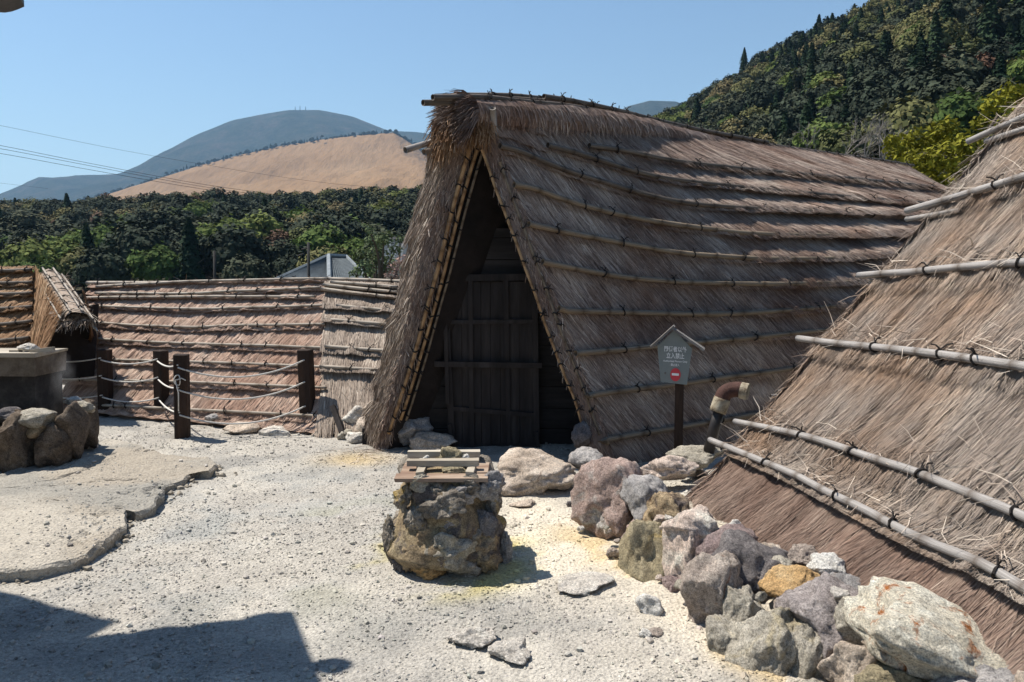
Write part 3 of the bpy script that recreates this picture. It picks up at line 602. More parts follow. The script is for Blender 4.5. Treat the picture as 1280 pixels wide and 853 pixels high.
WOOD_DH = M('dark_weatherboard', [(0.3, (0.018, 0.0155, 0.0155)), (0.55, (0.034, 0.030, 0.029)), (0.75, (0.065, 0.057, 0.055))], 7, stretch=(0.12, 1, 1), bmp=0.5, bdist=0.006, fine=0.4)
DARK_FILL = M('shade_dark_fill', [(0.3, (0.012, 0.010, 0.010)), (0.7, (0.03, 0.024, 0.022))], 4)  # near-black backing for linings and gables; also stands in for shade inside openings

# ================================================================== MAIN HUT
R0 = W(600, 130, 6.9); E0 = G(768, 584, -0.02)
R1 = W(1147, 211, 13.4); nh = np.array([0.69, -0.72, 0]); E1 = R1 + nh * 3.2; E1[2] = -0.1
SM = Patch(R0, R1, E0, E1, nh * 1.3)
hut = thing('thatched_hut', (2.5, 9.0, 0), 'tall steep thatched hut with dark plank door and bamboo-banded roof', 'hut')
POLES = {
 'A': [(730, 188), (775, 195), (840, 209), (940, 221), (1040, 230), (1120, 237), (1164, 241)],
 'B': [(677, 187), (712, 196), (750, 208), (788, 220), (840, 232), (960, 246), (1060, 255), (1166, 263)],
 'C': [(642, 194), (660, 201), (707, 220), (755, 235), (840, 258), (940, 268), (1060, 275), (1168, 279)],
 'D': [(662, 241), (707, 257), (760, 271), (820, 283), (880, 291), (940, 298), (1060, 301), (1168, 299)],
 'E': [(673, 289), (745, 303), (795, 312), (860, 322), (940, 327), (1040, 328), (1160, 321)],
 'F': [(688, 335), (740, 345), (785, 351), (860, 356), (960, 358), (1085, 355), (1160, 349)],
 'G': [(704, 392), (740, 393), (800, 394), (880, 395), (960, 391), (1065, 382), (1160, 372)],
 'H': [(716, 444), (770, 440), (830, 434), (880, 429), (1000, 416), (1120, 402)],
 'I': [(731, 496), (810, 486), (900, 473), (1000, 457), (1100, 440)],
 'J': [(748, 552), (830, 538), (890, 527), (950, 515), (1080, 490)]}
PV = {}
for k, pl in POLES.items():
    q = np.array([SM.hit(*p) for p in pl]); PV[k] = q
keys = list(POLES); uu = np.linspace(0, 1, 60)
vl = [np.interp(uu, PV[k][:, 0], PV[k][:, 1]) for k in keys]
# let the two short upper bands run on in line to the front edge
for j in (1, 0): vl[j] = np.minimum(vl[j], vl[j + 1] - 0.05)
vl = [np.clip(0.01 + 0 * uu, 0, 1)] + vl + [np.ones(60)]
for j in range(1, len(vl)): vl[j] = np.maximum(vl[j], vl[j - 1] + 0.02)
lv = [(lambda u, v=v: np.interp(u, uu, v)) for v in vl]
for j in range(len(vl) - 1):
    amp = (lambda u, j=j: 0.03 + 0.075 * sstep(0.12, 0.35, u))
    if j in (0, 1): amp = (lambda u: 0.02 + 0.06 * sstep(0.08, 0.3, u))
    layer('thatch_layer', SM, 0.0 if j else 0.004, 0.955, lv[j], lv[j + 1], amp, TH_MAIN, hut, 12000, 0.16, 0.003, 0.30, 200 + 11 * j, tuft=0.026, lift=0.006)
for j, k in enumerate(keys):
    q = PV[k]; P = SM.pos(q[:, 0], q[:, 1]) + SM.nrm(q[:, 0], q[:, 1]) * (0.082 + 0 * q[:, 0])[:, None]
    sel = q[:, 0] < 0.96; P = P[sel]
    if j >= 2: P = np.vstack([SM.pos(np.array([-0.004]), q[:1, 1] - 0.008 * (j < 7) + 0.006 * (j > 7))[0] + SM.nrm(np.array([0.0]), q[:1, 1])[0] * 0.085, P])
    bamboo(P, 0.025, hut, BAM_MAIN if j >= 3 else BAM_OLD, seed=300 + j, tie_gap=0.7)
# front edge of the right roof: cut thatch face, batten and under side
tv = np.linspace(0, 1, 40); rd = (R1 - R0) / np.linalg.norm(R1 - R0)
fo = SM.pos(np.zeros(40), tv) + SM.nrm(np.zeros(40), tv) * 0.05
inn = fo + np.array([-0.13, 0.02, -0.10]) + 0.012 * np.stack([vnoise(np.c_[tv * 14, tv * 0, tv * 0], 4 + k) for k in range(3)], 1)
def bristle(A, Bp, n, L, dirv, spread, seed, wd=0.004, lift=0.02):
    """straw over a strip between two curves, running along dirv"""
    r = np.random.default_rng(seed); a = r.random(n) * (len(A) - 1); i = a.astype(int); i = np.minimum(i, len(A) - 2); f = (a - i)[:, None]; g = r.random(n)[:, None]
    p0 = (A[i] * (1 - f) + A[i + 1] * f) * (1 - g) + (Bp[i] * (1 - f) + Bp[i + 1] * f) * g
    tg = (A[i + 1] - A[i]) * (1 - g) + (Bp[i + 1] - Bp[i]) * g; tg /= np.linalg.norm(tg, axis=1)[:, None] + 1e-9
    d = (tg if dirv is None else np.asarray(dirv)[None] + tg * 0) + r.normal(0, spread, (n, 3)); d /= np.linalg.norm(d, axis=1)[:, None]
    ln = (L * r.uniform(0.4, 1.3, n))[:, None]; nr = r.normal(0, 1, (n, 3)); wv = np.cross(d, nr); wv /= np.linalg.norm(wv, axis=1)[:, None] + 1e-9
    P = np.stack([p0, p0 + d * ln * 0.5 + [0, 0, 0], p0 + d * ln + np.array([0, -lift, -lift])], 1)
    return strips(P, wv * (wd * r.uniform(0.5, 1.4, n))[:, None], np.clip(r.normal(0.45, 0.25, n), 0, 1))
def band(name, A, Bp, mat, parent, n, L, dirv, spread, seed, wd=0.004, extra=None, lift=0.02):
    k = len(A); V = np.concatenate([A, Bp]); F = [(i, i + 1, k + i + 1, k + i) for i in range(k - 1)]
    Vs, Fs, Rs = bristle(A, Bp, n, L, dirv, spread, seed, wd, lift)
    return mk(name, np.concatenate([V, Vs]), [np.array(F), Fs + len(V)], mat, parent, rnd=np.r_[np.full(len(V), 0.3), Rs])
band('thatch_edge', fo + [0, -0.01, 0], inn, TH_MAIN, hut, 3000, 0.08, None, 0.3, 401, 0.0035, lift=0.0)
back = inn + rd * 8.8
mk('roof_lining', np.concatenate([inn, back]), [(i, i + 1, 41 + i, 40 + i) for i in range(39)], DARK_FILL, hut)
for f, q in ((0.25, 0), (0.8, 1)):
    bamboo((inn * (1 - f) + fo * f)[4 + q * 2:36] + [-0.03 + 0.02 * q, -0.02, -0.03], 0.014, hut, BAM_GOLD if q == 0 else BAM_MAIN, 'bamboo_batten', seed=410 + q, node=0.16, tie_gap=0.17, n=6)
# left roof slab: rounded outer edge in the sun, cut front face, bamboo battens along the opening
out_px = [(541, 158), (536, 195), (529, 225), (521, 262), (508, 308), (500, 345), (490, 395), (480, 440), (466, 490), (458, 530), (455, 566)]
mid_px = [(575, 152), (560, 200), (550, 235), (541, 272), (527, 318), (519, 355), (508, 405), (498, 448), (484, 500), (473, 538), (468, 568)]
inn_px = [(601, 156), (590, 188), (580, 222), (570, 258), (558, 306), (548, 346), (534, 396), (522, 440), (504, 498), (490, 540), (482, 568)]
k = len(out_px); yb = np.linspace(0, 1, k)
Yf = 6.86 + 0.22 * yb
curve = lambda pxs, dY: smooth_path([W(px, py, y + dY) for (px, py), y in zip(pxs, Yf)], 0.06)
def rsn(P, n): 
    d = np.r_[0, np.cumsum(np.linalg.norm(np.diff(P, axis=0), axis=1))]; t_ = np.linspace(0, d[-1], n); return np.stack([np.interp(t_, d, P[:, q]) for q in range(3)], 1)
OUT, MID, INN = (rsn(curve(a, d_), 60) for a, d_ in ((out_px, 0.30), (mid_px, 0.0), (inn_px, 0.04)))
jit = lambda s, a: a * np.stack([vnoise(np.c_[np.linspace(0, 22, 60), np.zeros(60), np.zeros(60)], s + q) for q in range(3)], 1)
OUT = OUT + jit(5, 0.03); MID = MID + jit(9, 0.02)
band('thatch_edge', OUT, MID, TH_PATCH, hut, 10000, 0.12, None, 0.12, 421, 0.0036, lift=0.0)
band('thatch_edge', MID, INN, TH_MAIN, hut, 6000, 0.09, None, 0.3, 422, 0.0036, lift=0.0)
OB = OUT + rd * 9.0; IB = INN + rd * 9.0
mk('roof_slab', np.concatenate([OUT, OB, IB, INN]), [(a * 60 + i, a * 60 + i + 1, a * 60 + 61 + i, a * 60 + 60 + i) for a in (0, 2) for i in range(59)], DARK_FILL, hut)
for q, (dx, dz, m_, r_) in enumerate(((0.0, 0, BAM_GOLD, 0.020), (0.055, -0.02, BAM_GOLD, 0.017), (0.10, -0.03, BAM_MAIN, 0.013))):
    bamboo(INN[1:57 - 2 * q:3] + [dx - 0.02, -0.03 + 0.03 * q, dz], r_, hut, m_, 'bamboo_batten', seed=430 + q, node=0.13, tie_gap=0.19, n=7)
# peak: bundle of straw over the ridge front
pk = W(584, 150, 6.72); ax = rd
def ridge_roll():
    mb = []; n_, m_ = 46, 11; a = np.linspace(-0.45 * np.pi, 1.45 * np.pi, m_)
    perp = np.array([rd[1], -rd[0], 0]); perp /= np.linalg.norm(perp)
    r = np.random.default_rng(55); P = []
    for i in range(n_):
        f = i / (n_ - 1); c = R0 + (R1 - R0) * f * 0.955 + np.array([0, 0, -0.11]) - rd * (0.24 * (1 - f)); rr = 0.165 - 0.04 * sstep(0.2, 0.5, f); c = c + np.array([0, 0, 0.085 * math.exp(-((f - 0.2) / 0.16) ** 2)])
        P.append(c + (np.sin(a)[:, None] * 0 + np.cos(a)[:, None] * perp * rr * 1.05 + np.sin(a)[:, None] * np.array([0, 0, rr * 0.85])) + r.normal(0, 0.006, (m_, 3)))
    P = np.array(P); V = P.reshape(-1, 3); F = grid_faces(m_, n_)
    n = 9000; i = np.minimum((r.random(n) ** 1.2 * (n_ - 1)).astype(int), n_ - 2); j = r.integers(0, m_ - 1, n); f, g = r.random((2, n, 1)); p0 = (P[i, j] * (1 - f) + P[i + 1, j] * f) * (1 - g) + (P[i, j + 1] * (1 - f) + P[i + 1, j + 1] * f) * g
    c = R0 + (R1 - R0) * 0.955 * (i / (n_ - 1))[:, None] + [0, 0, -0.11]; rad = p0 - c; rad -= rd * (rad @ rd)[:, None]; rad /= np.linalg.norm(rad, axis=1)[:, None]; tg = np.cross(rad, rd); tg *= np.sign(-tg[:, 2:3] + 1e-6)
    d = tg + rad * 0.02 + r.normal(0, 0.12, (n, 3)); d /= np.linalg.norm(d, axis=1)[:, None]; ln = (0.12 * r.uniform(0.4, 1.2, n))[:, None]
    wv = np.cross(d, rad); wv /= np.linalg.norm(wv, axis=1)[:, None]
    A = strips(np.stack([p0, p0 + d * ln * .5, p0 + d * ln - rad * 0.01], 1), wv * (0.0045 * r.uniform(.5, 1.3, n))[:, None], np.clip(r.normal(0.45, 0.25, n), 0, 1))
    # bristling front end
    n = 4200; th = r.uniform(-0.35, 1.35, n) * np.pi; q = np.sqrt(r.random(n)); c0 = R0 - rd * 0.24 + [0, 0, -0.11]
    p0 = c0 + (np.cos(th) * q * 0.2)[:, None] * perp + (np.sin(th) * q * 0.17)[:, None] * np.array([0, 0, 1.0]); p0 += rd * 0.06
    d = -rd * 0.8 + ((np.cos(th) * q)[:, None] * perp + (np.sin(th) * q)[:, None] * np.array([0, 0, 1.0])) * 0.7 + np.array([-0.55, 0, -0.55]) + r.normal(0, 0.16, (n, 3)); d /= np.linalg.norm(d, axis=1)[:, None]
    ln = (0.17 * r.uniform(0.4, 1.25, n))[:, None]; wv = np.cross(d, r.normal(0, 1, (n, 3))); wv /= np.linalg.norm(wv, axis=1)[:, None]
    Bq = strips(np.stack([p0, p0 + d * ln * .5, p0 + d * ln + [0, 0, -0.03]], 1), wv * (0.0045 * r.uniform(.5, 1.4, n))[:, None], np.clip(r.normal(0.22, 0.18, n), 0, 1))
    k1 = len(V); k2 = k1 + len(A[0])
    mk('ridge_thatch', np.concatenate([V, A[0], Bq[0]]), [F, A[1] + k1, Bq[1] + k2], TH_MAIN, hut, rnd=np.concatenate([np.full(len(V), 0.3), A[2], Bq[2]]))
    # straw curtain under the peak, left and right of the opening
    A_ = rsn(np.array([W(541, 150, 6.9), W(560, 140, 6.75), W(590, 138, 6.7), W(618, 145, 6.78)]), 20); B_ = rsn(np.array([W(545, 190, 6.95), W(562, 178, 6.8), W(590, 162, 6.75), W(612, 168, 6.82)]), 20)
    band('peak_thatch', A_, B_, TH_SMALL, hut, 1700, 0.16, (-0.15, -0.15, -1), 0.3, 443, 0.0045)
ridge_roll()
Rg = lambda px, py: W(px, py, R0[1] + (R1[1] - R0[1]) * SM.hit(px, max(py, 130 + (px - 600) * 0.148) + 4)[0] - 0.05)
RIDGE = [[(541, 122), (600, 122), (650, 127), (720, 134), (790, 147), (850, 160)], [(529, 129), (570, 129), (620, 134), (700, 142), (760, 153), (840, 169)],
         [(680, 121), (720, 127), (770, 138), (840, 155), (900, 167), (960, 178)], [(800, 160), (870, 174), (930, 183), (1000, 194), (1070, 203), (1135, 213)],
         [(840, 158), (900, 170), (960, 181), (1030, 191), (1090, 199), (1142, 207)], [(640, 124), (720, 131), (800, 150), (900, 169)], [(585, 119), (650, 121), (720, 129), (790, 143)], [(630, 137), (700, 146), (770, 159), (850, 174), (930, 188)]]
for q, pl in enumerate(RIDGE):
    P = []
    for px, py in pl:
        f = np.clip((px - 600) / 547, -0.13, 1); Yd = 1 / ((1 - f) / R0[1] + f / R1[1]); P.append(W(px, py, Yd - 0.12 + 0.05 * q))
    bamboo(P, 0.025, hut, BAM_OLD, 'ridge_pole', seed=450 + q, tie_gap=0.38)
for (x0, y0), (x1, y1), Y0 in (((507, 188), (560, 171), 6.75), ((530, 190), (575, 178), 6.85), ((616, 136), (622, 205), 6.7)):
    bamboo([W(x0, y0, Y0), W(x1, y1, Y0 + 0.35)], 0.028, hut, BAM_GREY, 'purlin_end', ties=False, seed=460 + x0)
# plank wall, attic boards and door
WY = 7.32
z_of = lambda py: W(640, py, WY)[2]
def edge_x(pts, z):
    q = np.array([W(px, py, WY) for px, py in pts]); o_ = np.argsort(q[:, 2]); return np.interp(z, q[o_, 2], q[o_, 0])
Lx = [(545, 300), (500, 500), (470, 575)]; Rx = [(672, 300), (715, 440), (765, 575)]
z = -0.05; k = 0
while z < z_of(285):
    h = 0.185 + 0.02 * RNG.random(); zt = min(z + h, z_of(285)); xl, xr = edge_x(Lx, zt) - 0.25, edge_x(Rx, zt) + 0.22
    MB().box(((xl + xr) / 2, WY + 0.03 + 0.004 * RNG.random(), (z + zt) / 2), (xr - xl, 0.025, zt - z - 0.006)).build('wall_plank', WOOD_DH, hut); z = zt; k += 1
mk('inner_shade_sheet', [INN[-1] + rd * 0.9, inn[-1] + rd * 0.9, inn[2] + rd * 0.9, INN[1] + rd * 0.9], [(0, 1, 2, 3)], DARK_FILL, hut)  # dark sheet standing in for the shade of the hut interior
gb = MB(); gb.add(np.vstack([SM.pos(np.full(12, 0.952), np.linspace(1, 0, 12)), OB[-1]]), [tuple(range(13))]); gb.build('rear_wall', DARK_FILL, hut)
def bar(x0, y0, x1, y1, wpx, th, dy, name, parent, mat=WOOD_D):
    a, b_ = W(x0, y0, WY - dy), W(x1, y1, WY - dy); d = b_ - a; L = np.linalg.norm(d); d /= L; zx = np.cross(d, [0, 1, 0]); R = np.stack([zx, [0, 1, 0], d], 1)
    return MB().box((a + b_) / 2, (wpx * mpp(WY), th, L), R, 0.002).build(name, mat, parent)
DX = [(556, 566), (588, 590), (632, 636), (668, 671)]
door = MB().box(W(613, 455, WY - 0.02), (0.80, 0.018, 1.56)).build('door', WOOD_D, hut)
for x in (566, 578, 590, 602, 614, 626, 638, 650, 661): bar(x + 5, 352, x + 6, 560, 11.6, 0.014, 0.036 + 0.003 * RNG.random(), 'plank', door)
for (xa, xb), wd_ in zip(DX, (7, 6, 5.5, 7)): bar(xa, 346, xb, 563, wd_, 0.035, 0.062, 'stile', door)
bar(552, 348, 676, 346, 8, 0.04, 0.065, 'lintel', door); bar(562, 403, 672, 402, 5, 0.025, 0.068, 'rail', door); bar(566, 511, 672, 519, 5.5, 0.025, 0.068, 'rail', door); bar(566, 560, 674, 560, 7, 0.03, 0.066, 'sill', door)
bar(543, 455, 677, 457, 6.5, 0.05, 0.095, 'crossbar', door)
bar(556.5, 391, 560, 505, 4.5, 0.05, 0.09, 'jamb', door); bar(562, 530, 565, 556, 5, 0.04, 0.09, 'jamb', door); bar(670, 540, 673, 562, 5, 0.04, 0.09, 'jamb', door)

# ================================================================== NEAR HUT ON THE RIGHT
cdir = np.array([-0.17, 0.985, 0.0]); sl3 = np.array([2.05, 0.2, 2.45])
Ef = np.array([1.27, 5.02, 0.20]); Tf = Ef + sl3 * 1.22; En = Ef - cdir * 5.6; Tn_ = Tf - cdir * 5.6
Ef = Ef - sl3 * 0.03; En = En - sl3 * 0.085
SN = Patch(Tf, Tn_, Ef, En)
nh_ = thing('thatched_hut', (2.6, 3.0, 0.2), 'near thatched roof at the right edge with thick grey bamboo poles', 'hut')
NP = {0: [(1222, 190), (1250, 178), (1280, 166), (1330, 145)], 1: [(1146, 276), (1200, 262), (1240, 251), (1280, 240), (1340, 222)], 2: [(1086, 357), (1120, 355), (1155, 354), (1200, 350), (1280, 345), (1360, 340)],
      3: [(1010, 435), (1050, 441), (1100, 447), (1155, 454), (1200, 460), (1280, 473), (1360, 488)], 4: [(932, 538), (1010, 556), (1045, 566), (1100, 585), (1160, 605), (1200, 622), (1280, 656), (1360, 694)],
      5: [(901, 561), (960, 586), (1010, 607), (1048, 628), (1100, 653), (1160, 685), (1245, 722), (1280, 742), (1360, 790)]}
NV = {k: np.array([SN.hit(*p) for p in pl]) for k, pl in NP.items()}
ug = np.linspace(0, 1, 60)
nv = [np.interp(ug, NV[k][:, 0], NV[k][:, 1]) for k in range(6)]
nv = [np.full(60, 0.0)] + nv + [np.ones(60)]
for j in range(1, len(nv)): nv[j] = np.maximum(nv[j], nv[j - 1] + 0.02)
nl = [(lambda u, v=v: np.interp(u, ug, v)) for v in nv]
U1 = 0.62
for j in range(7):
    layer('thatch_layer', SN, 0.0, U1, nl[j], nl[j + 1], 0.05 if j < 5 else 0.06, TH_NEAR if j < 6 else TH_NEAR_RED, nh_, (11000, 14000, 18000, 22000, 28000, 19000, 30000)[j], 0.22, 0.0018, (0.12, 0.1, 0.1, 0.05, 0.0, -0.1, -0.1)[j], 500 + 13 * j, tuft=0.03, lift=0.009, stray=0.02)
    layer('thatch_layer', SN, U1, 1.0, nl[j], nl[j + 1], 0.05, TH_NEAR, nh_, 800, 0.3, 0.005, 0, 560 + 13 * j)
for k, q in NV.items():
    P = SN.pos(q[:, 0], q[:, 1]) + SN.nrm(q[:, 0], q[:, 1]) * 0.10; P = np.vstack([P, P[-1] + (P[-1] - P[-2]) / np.linalg.norm(P[-1] - P[-2]) * 0.8])
    bamboo(P, (0.020, 0.022, 0.021, 0.021, 0.019, 0.0195)[k], nh_, BAM_GREY, seed=600 + k, node=0.27, tie_gap=0.52, n=10, taper=1.05)
for pl, r_ in (([(1240, 184), (1280, 172), (1330, 157)], 0.02), ([(1141, 281), (1170, 277), (1208, 271)], 0.017), ([(1085, 353), (1100, 352), (1118, 351)], 0.016)):
    q = np.array([SN.hit(*p) for p in pl]); bamboo(SN.pos(q[:, 0], q[:, 1]) + SN.nrm(q[:, 0], q[:, 1]) * 0.06, r_, nh_, BAM_GREY, ties=False, seed=620)
for px, py, r_ in ((1092, 337, .024), (1086, 344, .018), (966, 488, .018), (957, 493, .015), (897, 556, .018), (1024, 418, .02), (1160, 262, .02), (1175, 254, .022), (903, 562, .014)):
    p = W(px, py, 5.28); bamboo([p - np.array([0.0, 0.10, 0]), p + np.array([0.35, 0.02, 0.0])], r_, nh_, BAM_GREY, 'purlin_end', ties=False, seed=630 + px)
# far gable edge with bundled straw, back slope and gable
fe = SN.pos(np.zeros(50), np.linspace(0, 1, 50)); fn = SN.nrm(np.zeros(50), np.linspace(0, 1, 50))
band('thatch_edge', fe + fn * 0.06 - cdir * 0.01, fe + cdir * 0.16 - fn * 0.12, TH_NEAR, nh_, 4500, 0.15, None, 0.3, 641, 0.003)
ridge2 = np.array([Tf, Tn_]); away = np.array([cdir[1], -cdir[0], 0]) * 3.0 + np.array([0, 0, -3.0])
mk('back_slope', [Tf, Tn_, Tn_ + away, Tf + away], [(0, 1, 2, 3)], TH_NEAR, nh_, rnd=np.full(4, 0.4))
mk('gable_wall', [Tf + cdir * -0.2 + [0, 0, -.1], Ef - cdir * 0.2 + [.15, 0, -.25], Tf + away - cdir * 0.2 + [0, 0, -.1]], [(0, 1, 2)], DARK_FILL, nh_)

# ================================================================== LONG HUT AT THE BACK LEFT
def low_hut(S, rows_px, n, mat, root, lean, seed, u0=0.0, u1=1.0, amp=0.05, ends=True, pole_mat=None, r_=0.0175, tsc=1.0, extra_top=0.0):
    q = [np.array([S.hit(*p) for p in pl]) for pl in rows_px]; g = np.linspace(0, 1, 40)
    full = [np.interp(g, a[:, 0], a[:, 1]) for a in q]; lv_ = [np.full(40, extra_top)] + full + [np.ones(40)]
    for j in range(1, len(lv_)): lv_[j] = np.maximum(lv_[j], lv_[j - 1] + 0.015)
    f = [(lambda u, v=v: np.interp(u, g, v)) for v in lv_]
    for j in range(len(lv_) - 1): layer('thatch_layer', S, u0, u1, f[j], f[j + 1], amp, mat, root, n, 0.2, 0.0045, lean, seed + 13 * j, tuft=0.032, lift=0.006, tsc=tsc)
    for j, a in enumerate(q): bamboo(S.pos(a[:, 0], a[:, 1]) + S.nrm(a[:, 0], a[:, 1]) * 0.082, r_, root, pole_mat or BAM_PALE, seed=seed + 100 + j, tie_gap=0.5)
bl, br = G(76, 514, 0.0), G(404, 542, 0.0); tl, tr_ = W(118, 357, bl[1] + 1.25), W(412, 353, br[1] + 1.35)
SB = Patch(tl, tr_, bl, br)
lh = thing('thatched_hut', (-3.3, 9.6, 0), 'long low thatched hut behind the rope fence', 'hut')
low_hut(SB, [[(126, 363), (180, 360), (240, 357), (330, 355), (414, 354)], [(125, 371), (240, 372), (300, 369), (405, 365)], [(112, 377), (240, 376), (300, 376), (398, 376)], [(112, 387), (240, 391), (300, 390), (413, 387)], [(98, 406), (170, 411), (240, 414), (300, 412), (411, 411)],
             [(88, 426), (200, 433), (300, 436), (412, 440)], [(83, 453), (200, 456), (300, 459), (412, 464)], [(82, 479), (230, 482), (412, 490)], [(80, 506), (118, 510), (250, 517), (405, 525)]], 5200, TH_LONG, lh, -0.55, 700, amp=0.045)
mk('back_slope', [tl, tr_, tr_ + [0.3, 1.4, -1.6], tl + [0.3, 1.4, -1.6]], [(0, 1, 2, 3)], TH_LONG, lh, rnd=np.full(4, 0.4))
mk('gable_wall', [tl + [.06, .05, -.08], bl + [.06, .1, 0], tl + [0.36, 1.4, -1.6]], [(0, 1, 2)], DARK_FILL, lh)
bamboo([tl + [-.1, 0, .03], (tl + tr_) / 2 + [0, 0, .02], tr_ + [0.0, 0, .03]], 0.025, lh, BAM_PALE, 'ridge_pole', seed=790, tie_gap=0.4)
Vb, Fb, Rb = bristle(rsn(np.array([tl, tr_]), 30) + [0, 0, -.03], rsn(np.array([tl, tr_]), 30) + [0, 0.15, .02], 2500, 0.14, (0, -0.6, -0.5), 0.4, 791, 0.005); mk('ridge_thatch', Vb, [Fb], TH_PATCH, lh, rnd=Rb)
# patched end bay
bl2, br2 = G(402, 541, 0.0) + [0, -.06, 0], G(505, 550, 0.0); tl2, tr2 = W(408, 353, bl2[1] + 1.35), W(520, 356, br2[1] + 1.3)
SB2 = Patch(tl2, tr2, bl2, br2)
low_hut(SB2, [[(417, 358), (500, 365)], [(408, 362), (500, 371)], [(405, 367), (499, 378)], [(425, 388), (498, 394)], [(409, 405), (500, 412)], [(410, 439), (500, 445)], [(404, 464), (500, 469)]], 3000, TH_PATCH, lh, 0.05, 820, amp=0.06, tsc=0.6, r_=0.02)
bamboo([tl2 + [0, 0, .04], tr2 + [0, 0, .03]], 0.022, lh, BAM_PALE, 'ridge_pole', seed=880)
mk('back_slope', [tl2, tr2, tr2 + [0.3, 1.4, -1.6], tl2 + [0.3, 1.4, -1.6]], [(0, 1, 2, 3)], TH_LONG, lh, rnd=np.full(4, 0.4))

# ================================================================== SMALL HUT AT THE LEFT EDGE
sh = thing('thatched_hut', (-5.4, 8.6, 0), 'small orange-brown thatched hut with bamboo-laid hood over a dark opening at the left edge', 'hut')
t0, t1 = W(-60, 337, 9.9), W(44, 335, 9.7); b0, b1 = W(-90, 480, 8.6), W(42, 470, 8.5)
SS_ = Patch(t0, t1, b0, b1)
low_hut(SS_, [[(-50, 346), (0, 345), (44, 343)], [(-50, 361), (0, 360), (46, 359)], [(-50, 376), (0, 374), (46, 372)], [(-50, 394), (0, 392), (46, 389)], [(-50, 414), (0, 412), (46, 407)], [(-50, 434), (0, 432), (42, 428)]], 2600, TH_SMALL, sh, -0.55, 900, amp=0.05, pole_mat=BAM_OLD, r_=0.024)
# wing of roof between the slope and the hood opening
SW = Patch(W(46, 345, 9.65), W(80, 392, 8.55), W(40, 470, 8.5), W(52, 470, 8.35))
layer('thatch_layer', SW, 0, 1, 0.0, 1.0, 0.03, TH_SMALL, sh, 4500, 0.2, 0.0055, -0.2, 960)
bk, fr = W(60, 337, 9.75), W(95, 390, 8.5)                  # hood axis, back to front
def hood():
    a = np.linspace(-0.62 * np.pi, 0.62 * np.pi, 15); P = []
    for f in np.linspace(0, 1, 14):
        c = bk + (fr - bk) * f; P.append(c + np.stack([np.sin(a) * (0.17 + 0.02 * f), 0 * a + 0.04 * np.abs(a), np.cos(a) * 0.19 - 0.19], 1) + RNG.normal(0, 0.006, (15, 3)))
    P = np.array(P); Vs, Fs, Rs = bristle(P[:, 3], P[:, 11] + [0, 0, .01], 2200, 0.13, None, 0.5, 970, 0.005)
    mk('hood_thatch', np.concatenate([P.reshape(-1, 3), Vs]), [grid_faces(15, 14), Fs + 210], TH_PATCH, sh, rnd=np.r_[np.full(210, 0.5), Rs])
    d = fr - bk
    for q, an in enumerate(np.linspace(-0.5, 0.5, 6) * np.pi):
        o_ = np.array([np.sin(an) * 0.205, 0, np.cos(an) * 0.215 - 0.185]); bamboo([bk + o_, (bk + fr) / 2 + o_ * 1.02, fr + o_ * 1.05 + d * 0.03], 0.013, sh, BAM_PALE, 'bamboo_pole', seed=980 + q, tie_gap=0.6, n=6)
    for q, f in enumerate(np.linspace(0.06, 0.97, 7)):
        c = bk + d * f; an = np.linspace(-0.52, 0.52, 9) * np.pi; bamboo(c + np.stack([np.sin(an) * 0.195, 0 * an, np.cos(an) * 0.205 - 0.185], 1), 0.009, sh, BAM_PALE, 'bamboo_lath', ties=False, seed=990 + q, n=5, hollow=False)
hood()
op = [W(78, 388, 8.56), W(112, 388, 8.62), W(108, 420, 8.9), W(88, 450, 8.9), W(50, 470, 8.5)]
mk('opening_shade_sheet', [W(74, 388, 8.9), W(124, 380, 9.2), W(118, 470, 9.2), W(30, 480, 8.9)], [(0, 1, 2, 3)], DARK_FILL, sh)  # near-black sheet that paints the shade under the hood
SW2 = Patch(W(100, 362, 9.8), W(110, 394, 8.7), W(118, 420, 9.6), W(108, 425, 9.1))
layer('thatch_layer', SW2, 0, 1, 0.0, 1.0, 0.02, TH_SMALL, sh, 1200, 0.16, 0.005, 0, 995)

# ================================================================== ROCKS
def rmat(name, stops, scale=5, extra=None, bd=0.02, bright=1.22):
    stops = [(p_, tuple(min(0.8, x * 1.45 * bright) for x in c_)) for p_, c_ in stops]
    m, t, b = newmat(name); c = ramp(t, stops, noise(t, scale, 8, 0.68, dist=0.4))
    if extra: extra = (tuple(min(0.8, x * 1.35 * bright) for x in extra[0]),) + extra[1:]
    if extra: c = mixc(t, ramp(t, [(extra[1], (0, 0, 0)), (extra[1] + 0.09, (1, 1, 1))], noise(t, extra[2], 6, 0.65, dist=0.8)), c, extra[0])
    c = mixc(t, 0.65, c, ramp(t, [(0.36, (0.35, 0.34, 0.33)), (0.52, (1, 1, 1)), (0.66, (1.45, 1.42, 1.38))], noise(t, 42, 8, 0.82)), 'MULTIPLY')
    c = mixc(t, 0.8, c, ramp(t, [(0.38, (0.5, 0.49, 0.48)), (0.5, (1, 1, 1)), (0.62, (1.35, 1.33, 1.3))], noise(t, 130, 4, 0.7)), 'MULTIPLY')
    c = mixc(t, 0.5, c, ramp(t, [(0.34, (0.35, 0.34, 0.33)), (0.46, (1, 1, 1))], noise(t, 11, 8, 0.75)), 'MULTIPLY')
    t.links.new(c, b.inputs['Base Color']); b.inputs['Roughness'].default_value = 0.95; b.inputs['Specular IOR Level'].default_value = 0.15
    bump(t, b, noise(t, 26, 10, 0.8), 1.0, bd * 1.6); return m
